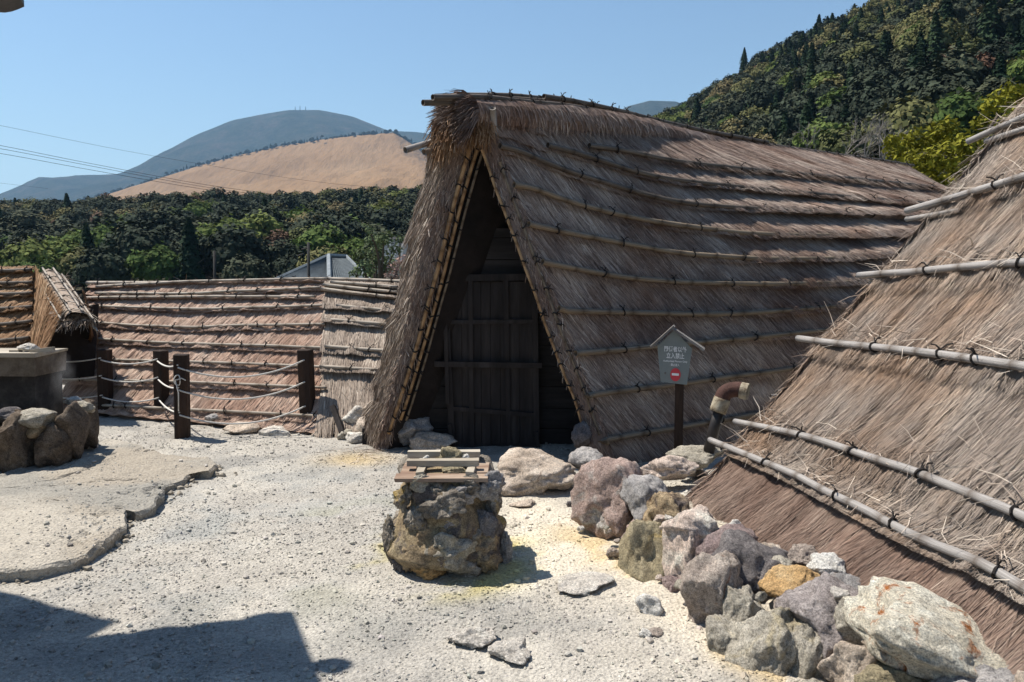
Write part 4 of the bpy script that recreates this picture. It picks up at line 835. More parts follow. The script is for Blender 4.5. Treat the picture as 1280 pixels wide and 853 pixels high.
RK = {
 'brownred': rmat('rock_red_brown', [(0.3, (0.19, 0.15, 0.132)), (0.5, (0.26, 0.195, 0.172)), (0.7, (0.34, 0.29, 0.262))], 5, ((0.30, 0.285, 0.265), 0.54, 4)),
 'grey': rmat('rock_grey', [(0.3, (0.15, 0.145, 0.145)), (0.5, (0.24, 0.23, 0.225)), (0.7, (0.34, 0.32, 0.31))], 6, ((0.27, 0.21, 0.17), 0.6, 3)),
 'dark': rmat('rock_dark', [(0.3, (0.06, 0.057, 0.06)), (0.5, (0.115, 0.105, 0.105)), (0.7, (0.19, 0.175, 0.17))], 7, ((0.22, 0.20, 0.17), 0.62, 4)),
 'mauve': rmat('rock_mauve', [(0.3, (0.16, 0.14, 0.137)), (0.5, (0.235, 0.21, 0.203)), (0.7, (0.32, 0.29, 0.28))], 6),
 'purple': rmat('rock_purple', [(0.3, (0.11, 0.083, 0.082)), (0.5, (0.18, 0.14, 0.134)), (0.7, (0.25, 0.21, 0.195))], 6),
 'pbrown': rmat('rock_purple_brown', [(0.3, (0.19, 0.158, 0.138)), (0.5, (0.27, 0.23, 0.20)), (0.7, (0.36, 0.325, 0.285))], 5, ((0.20, 0.10, 0.06), 0.60, 5)),
 'olive': rmat('rock_olive', [(0.3, (0.13, 0.12, 0.085)), (0.5, (0.24, 0.205, 0.135)), (0.7, (0.36, 0.315, 0.22))], 4, ((0.33, 0.25, 0.11), 0.58, 4), bright=1.15),
 'golive': rmat('rock_grey_olive', [(0.3, (0.155, 0.142, 0.115)), (0.5, (0.25, 0.23, 0.192)), (0.7, (0.36, 0.335, 0.288))], 5, ((0.31, 0.27, 0.19), 0.58, 4)),
 'pink': rmat('rock_pale_pink', [(0.3, (0.28, 0.225, 0.19)), (0.5, (0.40, 0.33, 0.285)), (0.7, (0.52, 0.45, 0.40))], 5, ((0.24, 0.205, 0.18), 0.60, 6)),
 'tan': rmat('rock_tan', [(0.3, (0.24, 0.195, 0.155)), (0.5, (0.345, 0.29, 0.24)), (0.7, (0.46, 0.405, 0.35))], 4, ((0.22, 0.175, 0.14), 0.6, 5)),
 'ochre': rmat('rock_ochre', [(0.3, (0.24, 0.145, 0.065)), (0.5, (0.38, 0.25, 0.12)), (0.7, (0.48, 0.36, 0.21))], 5, ((0.33, 0.29, 0.23), 0.60, 5), bright=1.05),
 'ochred': rmat('rock_ochre_dark', [(0.3, (0.13, 0.09, 0.06)), (0.5, (0.24, 0.18, 0.115)), (0.7, (0.35, 0.28, 0.18))], 6, ((0.09, 0.075, 0.07), 0.58, 5)),
 'white': rmat('rock_white', [(0.3, (0.48, 0.46, 0.42)), (0.5, (0.62, 0.60, 0.56)), (0.7, (0.75, 0.73, 0.69))], 6, bright=0.85),
 'rust': rmat('rock_white_rust', [(0.3, (0.40, 0.36, 0.28)), (0.5, (0.56, 0.52, 0.43)), (0.7, (0.68, 0.64, 0.55))], 6, ((0.33, 0.12, 0.035), 0.535, 7), bright=0.9),
 'lgrey': rmat('rock_pale_grey', [(0.3, (0.28, 0.265, 0.25)), (0.5, (0.40, 0.372, 0.335)), (0.7, (0.52, 0.488, 0.445))], 6, bright=1.15),
 'soot': rmat('rock_dark_brown', [(0.3, (0.07, 0.055, 0.043)), (0.5, (0.135, 0.105, 0.08)), (0.7, (0.21, 0.175, 0.14))], 6, ((0.06, 0.052, 0.048), 0.56, 5), bright=0.9),  # darker brown mix for the steam box base stones
 'furn': rmat('rock_furnace', [(0.3, (0.09, 0.08, 0.07)), (0.5, (0.18, 0.16, 0.135)), (0.7, (0.30, 0.27, 0.23))], 8, ((0.30, 0.22, 0.09), 0.56, 6)),
}
def rock_verts(rad, seed, big=False, cuts=9, rough=0.24, flat=0.88):
    r = np.random.default_rng(seed); V, F = ICO4 if big else ICO3; V = V.copy()
    for k in range(cuts):
        n = r.normal(0, 1, 3); n /= np.linalg.norm(n); c = r.uniform(0.48, 0.8); d = V @ n; V -= np.outer(np.maximum(d - c, 0) * flat, n)
    o = r.uniform(0, 50, 3); n_ = V / (np.linalg.norm(V, axis=1)[:, None] + 1e-9)
    V += n_ * (rough * fbm(V * 1.5 + o, seed, 3) * 0.7 + rough * 0.26 * fbm(V * 4.5 + o, seed + 5, 3) + rough * 0.12 * fbm(V * 14 + o, seed + 8, 3))[:, None]
    V = V / (np.abs(V).max(0) * 0.93 + 1e-9); return V * np.array(rad), F
def snap(px, py, hp):
    z = 0.0
    for _ in range(6):
        g = G(px, py + hp * 0.42, z); z = float(gh(g[0], g[1], False))
    return g[1] + 0.5 * hp * mpp(g[1]) * 0.9
def rock(px, py, wp, hp, Y, col, parent=None, rot=0.0, dep=None, name='stone', label=None, cat='rock', seed=None, yaw=None, cuts=9, rough=0.24, group=None, big=None):
    c = W(px, py, Y); k = mpp(Y); seed = seed if seed is not None else int(px * 31 + py * 7); dep = dep or (wp * 0.8 + hp * 0.2)
    big = (wp > 60) if big is None else big
    V, F = rock_verts((wp / 2 * k, dep / 2 * k, hp / 2 * k), seed, big, cuts, rough)
    yw = yaw if yaw is not None else np.random.default_rng(seed).uniform(-0.35, 0.35)
    R = np.array((Matrix.Rotation(-rot, 3, 'Y') @ Matrix.Rotation(yw, 3, 'Z'))); V = V @ R.T + c
    o = mk(name, V, [F], RK[col], parent, smooth=True, base=None if parent is not None else (c[0], c[1], V[:, 2].min()))
    if parent is None: tag(o, label, cat, group)
    return o
wall = thing('stone_wall', (0.9, 3.8, 0), 'low dry wall of mixed boulders along the near right hut', 'stone wall')
for a in [(765, 632, 84, 104, 4.85, 'brownred', 0), (808, 631, 58, 60, 4.62, 'grey', 0.2), (834, 643, 48, 52, 4.42, 'ochred', 0), (816, 703, 70, 98, 4.2, 'olive', 0.1), (870, 662, 78, 52, 4.15, 'pink', -0.35), (856, 700, 48, 86, 4.05, 'pink', 0.1),
          (913, 686, 76, 42, 3.92, 'purple', 0.12), (948, 722, 92, 92, 3.68, 'dark', 0), (886, 752, 68, 118, 3.62, 'pbrown', -0.1), (988, 724, 64, 38, 3.48, 'ochre', 0.2), (1037, 712, 44, 32, 3.52, 'white', 0), (976, 706, 32, 18, 3.62, 'golive', 0),
          (1036, 772, 120, 98, 3.25, 'mauve', -0.35), (955, 812, 80, 104, 3.22, 'golive', -0.2), (1010, 822, 48, 98, 3.12, 'golive', -0.3), (1078, 782, 52, 56, 3.05, 'golive', 0.3), (1166, 815, 205, 112, 2.86, 'rust', -0.38), (1066, 838, 66, 74, 2.96, 'tan', 0.1),
          (980, 752, 26, 30, 3.38, 'pbrown', 0), (1122, 862, 84, 60, 2.74, 'olive', -0.3), (868, 812, 46, 40, 3.5, 'pbrown', 0), (1240, 880, 110, 90, 2.55, 'grey', -0.3), (1150, 910, 110, 90, 2.5, 'golive', 0), (1330, 900, 140, 110, 2.35, 'tan', -0.3), (1040, 880, 90, 60, 2.9, 'golive', 0),
          (845, 735, 26, 34, 3.95, 'purple', 0), (925, 775, 60, 80, 3.45, 'golive', 0.1), (1000, 700, 40, 30, 3.75, 'pbrown', 0), (1105, 752, 44, 34, 3.2, 'golive', -0.3), (960, 692, 36, 24, 3.85, 'tan', 0), (1060, 735, 44, 30, 3.42, 'grey', -0.2), (795, 665, 34, 30, 4.5, 'brownred', 0), (905, 800, 60, 60, 3.36, 'golive', 0.2)]:
    rock(a[0], a[1], a[2] * 1.2, a[3] * 1.14, a[4], a[5], parent=wall, rot=a[6], big=True)
fr_ = np.random.default_rng(12)
for k in range(34):
    f = fr_.random(); yy_ = 4.9 - 2.6 * f; xw = np.interp(-yy_, -WALL[:, 1], WALL[:, 0]) + fr_.uniform(-0.26, 0.04); sz = fr_.uniform(0.02, 0.045); V, F = rock_verts((sz, sz * fr_.uniform(.7, 1), sz * fr_.uniform(.6, .9)), 1500 + k)
    mk('stone', V + [xw, yy_, fr_.uniform(0.02, 0.30) * min(1, (xw - np.interp(-yy_, -WALL[:, 1], WALL[:, 0]) + 0.32) / 0.26)], [F], RK[['golive', 'lgrey', 'tan', 'pink', 'pbrown', 'olive'][fr_.integers(6)]], wall, smooth=True)
for a in [(838, 586, 76, 34, 5.5, 'pink', -0.1, 'pale pink flat boulder behind the red-brown boulder of the wall'), (871, 573, 70, 32, 5.85, 'golive', 0, 'grey-green flat boulder at the foot of the steam pipe'), (873, 591, 28, 18, 5.4, 'pbrown', 0, 'small brown stone between the pale pink boulder and the near roof'),
          (740, 591, 34, 26, 5.5, 'ochre', 0, 'yellowish block beside the small white stone'), (777, 586, 40, 14, 5.7, 'ochre', 0, 'thin yellowish slab behind the red-brown boulder'), (713, 598, 24, 26, 5.55, 'white', 0.3, 'small white stone at the end of the long flat boulder'),
          (736, 574, 48, 34, 5.95, 'grey', 0, 'angular grey rock by the front corner of the tall hut roof'), (727, 546, 26, 38, 6.5, 'dark', 0, 'dark upright stone inside the right foot of the tall hut'), (662, 589, 120, 58, 5.95, 'tan', 0.05, 'long flat tan boulder before the hut door'),
          (514, 538, 56, 42, 7.3, 'grey', 0.25, 'pale boulder inside the left foot of the tall hut'), (538, 556, 66, 30, 7.12, 'tan', 0, 'low brown stone at the left foot of the door'), (885, 616, 17, 15, 4.95, 'white', 0, 'white stone lying beside the near thatch above the wall'),
          (942, 652, 20, 20, 4.4, 'white', 0, 'white lump on the terrace against the near thatch'), (952, 646, 14, 14, 4.5, 'white', 0, 'smaller white lump behind the one against the near thatch'), (917, 660, 32, 20, 4.25, 'white', 0, 'white crumbly stone behind the purple wall stone'),
          (590, 797, 64, 32, 3.55, 'lgrey', 0.1, 'rounded pale stone in the foreground gravel'), (642, 816, 66, 26, 3.45, 'lgrey', 0, 'flat broken pale stone right of the rounded one in the foreground'), (728, 729, 80, 16, 4.0, 'lgrey', 0, 'low grey crust of stone in the yard before the wall'),
          (812, 757, 40, 26, 3.8, 'white', -0.4, 'white flake of stone at the foot of the olive wall stone'), (712, 630, 13, 10, 5.25, 'dark', 0, 'small dark stone alone on the white ground'), (818, 790, 22, 12, 3.55, 'pbrown', 0, 'small red-brown stone on the gravel by the wall foot'),
          (806, 793, 16, 12, 3.54, 'white', 0, 'small white stone touching the red-brown one by the wall foot'), (655, 630, 36, 8, 5.2, 'tan', 0.1, 'low tan crust lump right of the stone furnace'), (300, 536, 46, 16, 7.9, 'tan', 0, 'flat tan slab on the ground between the rope fence posts'),
          (345, 541, 44, 16, 7.85, 'lgrey', 0, 'flat pale slab left of the right fence post'), (372, 538, 24, 22, 8.0, 'grey', 0, 'grey stone at the foot of the right fence post'), (268, 523, 28, 14, 8.3, 'grey', 0, 'small grey slab behind the doubled fence posts')]:
    Yn = snap(a[0], a[1], a[3]) if a[1] > 588 else a[4]
    rock(*a[:4], Yn, a[5], rot=a[6], label=a[7], name='boulder' if a[2] > 55 else 'loose_stone')
bank = thing('stone_bank', W(430, 540, 7.9) * [1, 1, 0], 'stacked flat pale stones between the right fence post and the tall hut', 'stone bank')
for a in [(420, 508, 56, 30, 8.1, 'lgrey', 0.1), (445, 522, 44, 34, 7.85, 'lgrey', -0.2), (418, 528, 34, 34, 7.95, 'grey', 0), (440, 500, 46, 16, 8.3, 'tan', 0.1), (462, 535, 34, 28, 7.6, 'tan', 0), (405, 542, 30, 16, 7.8, 'tan', 0), (450, 546, 34, 18, 7.5, 'lgrey', 0), (466, 512, 30, 26, 7.75, 'tan', 0), (430, 545, 22, 20, 7.6, 'golive', 0), (410, 498, 30, 12, 8.35, 'golive', 0)]:
    rock(*a[:6], parent=bank, rot=a[6], cuts=9)
MB().tube([W(416, 508, 7.75), W(430, 547, 7.55)], 0.035, 4).build('leaning_stake', WOOD_D, bank)

# ------------------------------------------------------------------ furnace pillar of lava stones with a wooden lid
furn = thing('stone_furnace', PIL, 'squat pillar of dark lava stones and ochre mortar standing in the yard', 'furnace')
V, F = ICO4; v = V.copy(); th = np.arctan2(v[:, 1], v[:, 0]); zz = (v[:, 2] + 1) / 2
rr = 0.345 - 0.10 * sstep(0, 0.75, zz) + 0.03 * sstep(0.7, 1, zz); hr_ = np.sqrt(np.clip(1 - np.abs(v[:, 2]) ** 7, 0, 1)); q = np.maximum(np.hypot(v[:, 0], v[:, 1]), 1e-6)
core = np.c_[v[:, 0] / q * rr * hr_, v[:, 1] / q * rr * hr_, zz * 0.53 - 0.03]; core[:, :2] *= (1 + 0.14 * fbm(np.c_[v * 2.2], 77, 4))[:, None]
mk('mortar_core', core + PIL, [F], rmat('furnace_mortar', [(0.3, (0.12, 0.095, 0.07)), (0.5, (0.22, 0.17, 0.105)), (0.7, (0.33, 0.275, 0.18))], 6, ((0.10, 0.085, 0.08), 0.52, 5)), furn, smooth=True)
for a in [(505, 622, 26, 36, 'furn'), (552, 628, 62, 40, 'furn'), (608, 612, 44, 42, 'grey'), (520, 652, 40, 36, 'furn'), (566, 652, 28, 18, 'mauve'), (610, 655, 36, 34, 'dark'), (492, 676, 26, 56, 'furn'), (516, 690, 30, 44, 'ochred'), (565, 690, 62, 50, 'golive'), (606, 690, 40, 52, 'ochred'),
          (535, 712, 40, 20, 'ochre'), (580, 710, 40, 28, 'furn'), (632, 690, 18, 48, 'grey'), (500, 705, 22, 26, 'dark'), (575, 617, 36, 26, 'grey'), (528, 606, 30, 24, 'golive'), (545, 612, 26, 22, 'furn'), (585, 606, 30, 24, 'furn'), (534, 670, 26, 24, 'ochred'), (590, 668, 24, 22, 'furn'), (558, 664, 20, 16, 'ochred'), (618, 632, 24, 30, 'furn')]:
    px, py, w_, h_ = a[:4]; x = (px - 556) / 80; Yr = PIL[1] - (0.30 - 0.08 * (715 - py) / 120) * math.sqrt(max(0.06, 1 - x * x))
    rock(px, py, w_ * 1.12, h_ * 1.12, Yr + 0.015, a[4], parent=furn, dep=w_ * 0.8, rough=0.42, big=True, cuts=10)
for k in range(9):
    an = 0.35 + k * 0.3; z = 0.12 + 0.3 * (k % 2); p = PIL + [math.cos(an) * 0.27, math.sin(an) * 0.27, z]; V, F = rock_verts((0.09, 0.09, 0.11), 900 + k); mk('stone', V + p, [F], RK['furn'], furn, smooth=True)
WOOD_R = M('reddish_board', [(0.3, (0.17, 0.10, 0.07)), (0.5, (0.29, 0.205, 0.15)), (0.72, (0.42, 0.34, 0.265))], 9, stretch=(0.15, 1, 1), bmp=0.4, bdist=0.004, fine=0.4)
WOOD_P = M('bleached_board', [(0.3, (0.26, 0.22, 0.17)), (0.5, (0.40, 0.35, 0.28)), (0.72, (0.54, 0.49, 0.41))], 9, stretch=(0.12, 1, 1), bmp=0.4, bdist=0.004, fine=0.4)
zt = 0.475
lid = thing('wooden_lid', (PIL[0], PIL[1], zt), 'wooden plank lid with pale battens resting on the stone furnace', 'lid')
def plank(root, c, size, yaw, mat, name='plank', roll=0.0):
    R = np.array(Matrix.Rotation(yaw, 3, 'Z') @ Matrix.Rotation(roll, 3, 'Y')); return MB().box(c, size, R, 0.003).build(name, mat, root)
c0 = np.array([PIL[0] - 0.0, PIL[1] - 0.02, zt])
plank(lid, c0 + [-0.005, -0.165, 0.012], (0.50, 0.10, 0.022), 0.01, WOOD_R); plank(lid, c0 + [-0.19, 0.0, 0.014], (0.10, 0.24, 0.022), 0.02, WOOD_R); plank(lid, c0 + [0.19, 0.02, 0.014], (0.11, 0.25, 0.022), -0.02, WOOD_R)
plank(lid, c0 + [0.0, 0.165, 0.013], (0.48, 0.09, 0.022), 0.0, WOOD_R); plank(lid, c0 + [0.0, -0.04, 0.008], (0.30, 0.14, 0.012), 0, WOOD_R); plank(lid, c0 + [0, 0.07, 0.008], (0.28, 0.09, 0.012), 0, WOOD_R)
plank(lid, c0 + [-0.125, -0.10, 0.036], (0.042, 0.16, 0.026), 0.03, WOOD_P, 'batten'); plank(lid, c0 + [0.15, -0.09, 0.036], (0.042, 0.17, 0.026), -0.04, WOOD_P, 'batten')
plank(lid, c0 + [-0.01, -0.035, 0.066], (0.40, 0.055, 0.036), 0.0, WOOD_P, 'batten'); plank(lid, c0 + [-0.02, 0.15, 0.072], (0.42, 0.05, 0.036), 0.01, WOOD_P, 'batten')
plank(lid, c0 + [-0.14, 0.08, 0.038], (0.04, 0.2, 0.03), 0, WOOD_P, 'batten'); plank(lid, c0 + [0.13, 0.08, 0.038], (0.04, 0.2, 0.03), 0, WOOD_P, 'batten')
for dx, dy, dz, s_, cl_, lb in ((0.015, 0.06, 0.075, (0.075, 0.06, 0.06), 'olive', 'yellowish lump of mineral on the middle of the furnace lid'), (0.10, 0.06, 0.06, (0.035, 0.03, 0.03), 'white', 'small white mineral lump at the right on the furnace lid'), (-0.115, 0.055, 0.066, (0.025, 0.02, 0.02), 'white', 'tiny white mineral lump at the left on the furnace lid'), (0.05, -0.085, 0.03, (0.08, 0.03, 0.025), 'olive', 'flat crumb of pale mineral under the front batten of the lid')):
    V, F = rock_verts(s_, int(1000 * dx + 500), rough=0.3); p = c0 + [dx, dy, dz]; tag(mk('mineral_lump', V + p, [F], RK[cl_], smooth=True, base=p), lb, 'mineral')

# ------------------------------------------------------------------ steam box at the left
sb = thing('steam_box', G(20, 590), 'square dark steam box with pale slab lid on a boulder base at the left edge', 'steam box')
A0, A1 = W(-70, 512, 6.75), W(82, 508, 6.75)
zt_ = W(40, 446, 6.6)[2]; zc = W(40, 470, 6.6)[2]
BODY_DARK = M('shade_dark_concrete', [(0.3, (0.022, 0.02, 0.02)), (0.5, (0.05, 0.045, 0.042)), (0.75, (0.13, 0.115, 0.10))], 5, bmp=0.5, fine=0.4)  # box body coloured near black, its shaded front put into the tone
CONC = M('stained_shaded_concrete', [(0.3, (0.08, 0.06, 0.045)), (0.5, (0.15, 0.12, 0.09)), (0.72, (0.24, 0.20, 0.16))], 6, bmp=0.5, fine=0.4)  # mottled brown, darkened to carry the shade on the collar front
MB().box((-4.52, 6.85, (zc + 0.2) / 2), (1.0, 0.42, zc - 0.2), None, 0.01).build('body', BODY_DARK, sb)
MB().box((-4.51, 6.84, (zt_ + zc) / 2 - 0.004), (1.04, 0.47, zt_ - zc), None, 0.008).build('collar', CONC, sb)
MB().box((-4.51, 6.84, zt_ + 0.012), (1.07, 0.50, 0.03), None, 0.006).build('lid_slab', WOOD_P, sb)
for a in [(-25, 560, 70, 70, 6.3, 'soot'), (20, 556, 70, 82, 6.25, 'soot'), (48, 524, 46, 26, 6.3, 'golive'), (65, 560, 44, 62, 6.28, 'soot'), (85, 545, 42, 84, 6.4, 'soot'), (106, 538, 36, 74, 6.75, 'soot'), (103, 512, 34, 20, 6.7, 'golive'), (8, 520, 32, 22, 6.35, 'dark'), (46, 537, 40, 30, 6.3, 'ochred'), (92, 502, 26, 12, 7.0, 'lgrey'), (112, 552, 26, 44, 6.85, 'tan'), (-60, 560, 60, 80, 6.3, 'golive'), (25, 520, 30, 26, 6.4, 'soot')]:
    rock(*a[:6], parent=sb, cuts=8)
sp_ = W(36, 434, 6.75); V, F = rock_verts((0.09, 0.07, 0.042), 71); tag(mk('loose_stone', V + sp_, [F], RK['lgrey'], smooth=True, base=sp_), 'rounded pale stone weighing down the steam box lid', 'rock')
pw = W(50, 438, 6.68); tag(MB().box(pw + [0.02, 0, .0], (0.19, 0.05, 0.035), np.array(Matrix.Rotation(-0.12, 3, 'Y'))).build('wood_offcut', WOOD_P, base=pw), 'short wooden offcut right of the stone on the steam box lid', 'wood')
pw = W(20, 440, 6.72); tag(MB().box(pw, (0.08, 0.06, 0.035)).build('wood_offcut', WOOD_P, base=pw), 'small wooden block left of the stone on the steam box lid', 'wood')

# ------------------------------------------------------------------ rope fence
POST = M('dark_stained_post', [(0.3, (0.018, 0.013, 0.011)), (0.5, (0.04, 0.026, 0.02)), (0.75, (0.085, 0.05, 0.035))], 8, stretch=(1, 1, 0.15), bmp=0.4, fine=0.4)
ROPE_W = M('white_rope', [(0.3, (0.42, 0.40, 0.37)), (0.7, (0.66, 0.64, 0.6))], 60, bmp=0.4, bscale=200, bdist=0.003)
fence = thing('rope_fence', G(229, 545), 'dark wooden posts strung with three slack white ropes before the long hut', 'fence')
posts = [((133, 518), 437, .125), ((203, 522), 438, .12), ((229, 546), 443, .125), ((385, 537), 437, .13)]
tops = []
for (px, py), ty, wd_ in posts:
    g0 = G(px, py); zt2 = W(px, ty, g0[1])[2]; ln = 0.02 * RNG.normal(); yw = RNG.uniform(-0.4, 0.4); h = zt2 + 0.25
    R = np.array(Matrix.Rotation(0.02 if px != 385 else -0.02, 3, 'Y') @ Matrix.Rotation(yw, 3, 'Z')); bm = bmesh.new(); bmesh.ops.create_cube(bm, size=1)
    bmesh.ops.scale(bm, vec=(wd_, wd_, h), verts=bm.verts); bmesh.ops.bevel(bm, geom=list(bm.edges), offset=0.008, segments=1, affect='EDGES')
    V = np.array([v.co[:] for v in bm.verts]) @ R.T; F = [[v.index for v in f.verts] for f in bm.faces]; bm.free()
    mk('post', V + [g0[0], g0[1], h / 2 - 0.25], F, POST, fence); tops.append((g0, zt2))
def rope(a, b_, sag, r_=0.0085):
    t_ = np.linspace(0, 1, 18)[:, None]; P = a + (b_ - a) * t_; P[:, 2] -= (4 * t_ * (1 - t_))[:, 0] * sag; mbr = MB().tube(P, r_, 6); return mbr.build('rope', ROPE_W, fence, smooth=True)
off_ = np.array([0, -0.07, 0])
for q, fr_ in enumerate((0.85, 0.58, 0.28)):
    for (ga, za), (gb_, zb), sg in (((tops[0][0] + [-1.2, 0.5, 0], tops[0][1]), tops[0], .06), (tops[0], tops[1], .05), (tops[1], tops[2], .035), (tops[2], tops[3], 0.13)):
        rope(np.array([ga[0], ga[1], za * fr_]) + off_, np.array([gb_[0], gb_[1], zb * (fr_ + 0.03)]) + off_, sg)
g0, z0 = tops[2]; kn = np.array([g0[0] - 0.02, g0[1] - 0.085, z0 * 0.7]); a_ = np.linspace(0, 6.6, 20)
MB().tube(kn + np.stack([0.03 * np.sin(a_) + 0.02, 0.012 * np.cos(a_ * 2), 0.05 * np.cos(a_)], 1), 0.006, 5).tube([kn, kn + [0.03, -0.01, -0.12], kn + [0.02, 0, -0.30]], 0.006, 5).tube([kn, kn + [0.06, 0, 0.02], kn + [0.1, 0, 0.0]], 0.006, 5).build('rope_knot', ROPE_W, fence, smooth=True)

# ------------------------------------------------------------------ sign
SIGNB = M('grey_green_sign_paint', [(0.3, (0.14, 0.165, 0.165)), (0.7, (0.20, 0.225, 0.22))], 4, bmp=0.15, rough=0.6, spec=0.35)
SIGNW = M('white_lettering', [(0.3, (0.66, 0.68, 0.68)), (0.7, (0.8, 0.8, 0.8))], 4, bmp=0)
SIGNR = M('red_sign_paint', [(0.3, (0.48, 0.055, 0.07)), (0.7, (0.56, 0.075, 0.085))], 4, bmp=0)
SROOF = M('grey_batten', [(0.3, (0.11, 0.10, 0.095)), (0.6, (0.22, 0.205, 0.19)), (0.8, (0.38, 0.36, 0.34))], 12, stretch=(0.3, 1, 1), bmp=0.4)
SY = 6.05; yaw = math.radians(-14); k_ = mpp(SY)
sg0 = W(843, 450, SY); Rz = np.array(Matrix.Rotation(yaw, 3, 'Z'))
def sp(u, v, d=0.0): return sg0 + Rz @ np.array([u * k_ * 1.1, d, -v * k_ * 1.04])     # u,v in pixels from the board centre, d behind
sign = thing('warning_sign', (sg0[0], sg0[1], 0.05), 'grey house-shaped no-entry sign on a wooden post before the tall hut roof', 'sign')
outl = [(-1, -36), (-19.5, -16), (-15, 27.5), (14.5, 30), (19.5, -14)]
bo = [sp(u, v) for u, v in outl] + [sp(u, v, 0.025) for u, v in outl]
mk('board', bo, [(0, 1, 2, 3, 4), (9, 8, 7, 6, 5)] + [(i, i + 5, (i + 1) % 5 + 5, (i + 1) % 5) for i in range(5)], SIGNB, sign)
for (a, b_) in (((0, -40), (-26, -14)), ((-3, -37), (32, -12))):
    p, q = sp(*a, 0.0), sp(*b_, 0.0); d = q - p; L = np.linalg.norm(d); d /= L; fwd = Rz @ np.array([0, 1.0, 0]); up = np.cross(d, fwd) * (1 if np.cross(d, fwd)[2] > 0 else -1)
    MB().box((p + q) / 2 + up * 0.008 + fwd * 0.02, (L, 0.13, 0.016), np.stack([d, fwd, np.cross(d, fwd)], 1), 0.002).build('roof_board', SROOF, sign)
MB().box(((sp(6, 27, 0.05) + sp(6, 27, 0.05) * [1, 1, 0]) / 2) - [0, 0, 0.02], (0.066, 0.05, sp(0, 27)[2] + 0.1), Rz).build('post', POST, sign)
def text(body, u, v, hpx, wpx, nm):
    cu = bpy.data.curves.new(nm, 'FONT'); cu.body = body; cu.size = 1; cu.align_x = 'CENTER'; cu.align_y = 'CENTER'; cu.extrude = 0; cu.offset = 0.012
    o = bpy.data.objects.new(nm, cu); COL.objects.link(o); bpy.context.view_layer.update(); dg = bpy.context.evaluated_depsgraph_get(); me = bpy.data.meshes.new_from_object(o.evaluated_get(dg)); bpy.data.objects.remove(o)
    V = np.array([x.co[:] for x in me.vertices]); F = [list(p.vertices) for p in me.polygons]
    if not len(V): return
    c_ = (V.max(0) + V.min(0)) / 2; s_ = V.max(0) - V.min(0)
    Vp = np.array([sp(u + (x - c_[0]) / s_[0] * wpx, v - (y - c_[1]) / s_[1] * hpx + 0.03 * (x - c_[0]) / s_[0] * wpx, -0.003) for x, y, _ in V]); mk(nm, Vp, F, SIGNW, sign)
text('関係者以外', 1.0, -13, 7.0, 25, 'lettering'); text('立入禁止', 1.0, -5.0, 7.0, 20, 'lettering'); text('Authorized Person Only', 1.0, 2.0, 3.0, 27, 'lettering'); text('禁止进入', 1.0, 6.2, 3.2, 10, 'lettering')
an = np.linspace(0, 2 * np.pi, 32, endpoint=False)
mk('no_entry_disc', [sp(1.5 + 5.8 * math.cos(x), 18 + 8.0 * math.sin(x), -0.004) for x in an], [tuple(range(32))], SIGNR, sign)
mk('no_entry_bar', [sp(u, v, -0.007) for u, v in ((-2.6, 16.0), (5.4, 16.4), (5.4, 19.2), (-2.6, 18.9))], [(0, 1, 2, 3)], SIGNW, sign)
mk('bolt_head', [sp(-10 + 1.2 * math.cos(x), 16.5 + 1.6 * math.sin(x), -0.004) for x in an[::4]], [tuple(range(8))], SROOF, sign)

# ------------------------------------------------------------------ steam pipe
PIPE_B = M('rusty_red_pipe', [(0.3, (0.055, 0.027, 0.022)), (0.6, (0.10, 0.05, 0.04)), (0.8, (0.17, 0.11, 0.09))], 10, rough=0.8, spec=0.2, bmp=0.5, fine=0.5)
PIPE_D = M('black_pipe', [(0.3, (0.01, 0.009, 0.01)), (0.7, (0.03, 0.026, 0.026))], 10, rough=0.5, spec=0.4, bmp=0.2)
PIPE_C = M('cream_collar', [(0.35, (0.16, 0.12, 0.08)), (0.5, (0.34, 0.29, 0.21)), (0.7, (0.5, 0.45, 0.35))], 22, rough=0.85, bmp=0.4, fine=0.4)
PY = 5.75; pp = thing('steam_pipe', (W(886, 560, PY)[0], PY, 0.1), 'bent vent pipe with red-brown elbow and cream collars beside the sign', 'pipe'); r_p = 10.0 * mpp(PY)
MB().tube([W(884, 572, PY + .03), W(893, 535, PY), W(900, 512, PY - 0.02)], r_p * 0.72, 14).build('stand_pipe', PIPE_D, pp, smooth=True)
MB().tube(smooth_path([W(897, 515, PY - 0.02), W(903, 498, PY - 0.02)], 0.02), r_p * 1.05, 16).build('collar', PIPE_C, pp, smooth=True)
el = smooth_path([W(902, 502, PY - 0.02), W(905, 493, PY - .02), W(913, 488, PY - .03), W(924, 487, PY - .05), W(928, 488, PY - .06)], 0.012); MB().tube(el, r_p * 0.98, 16).build('elbow', PIPE_B, pp, smooth=True)
V1, F1 = tube([W(926, 488, PY - .055), W(935, 490, PY - .08)], r_p * 1.06, 16, False); V2, F2 = tube([W(935, 490, PY - .08), W(926, 488, PY - .055)], r_p * 0.86, 16, False)
MB().add(V1, F1).add(V2, F2).add(np.concatenate([V1[16:], V2[:16]]), [(j, (j + 1) % 16, 16 + (j + 1) % 16, 16 + j) for j in range(16)]).build('mouth_collar', PIPE_C, pp, smooth=True)

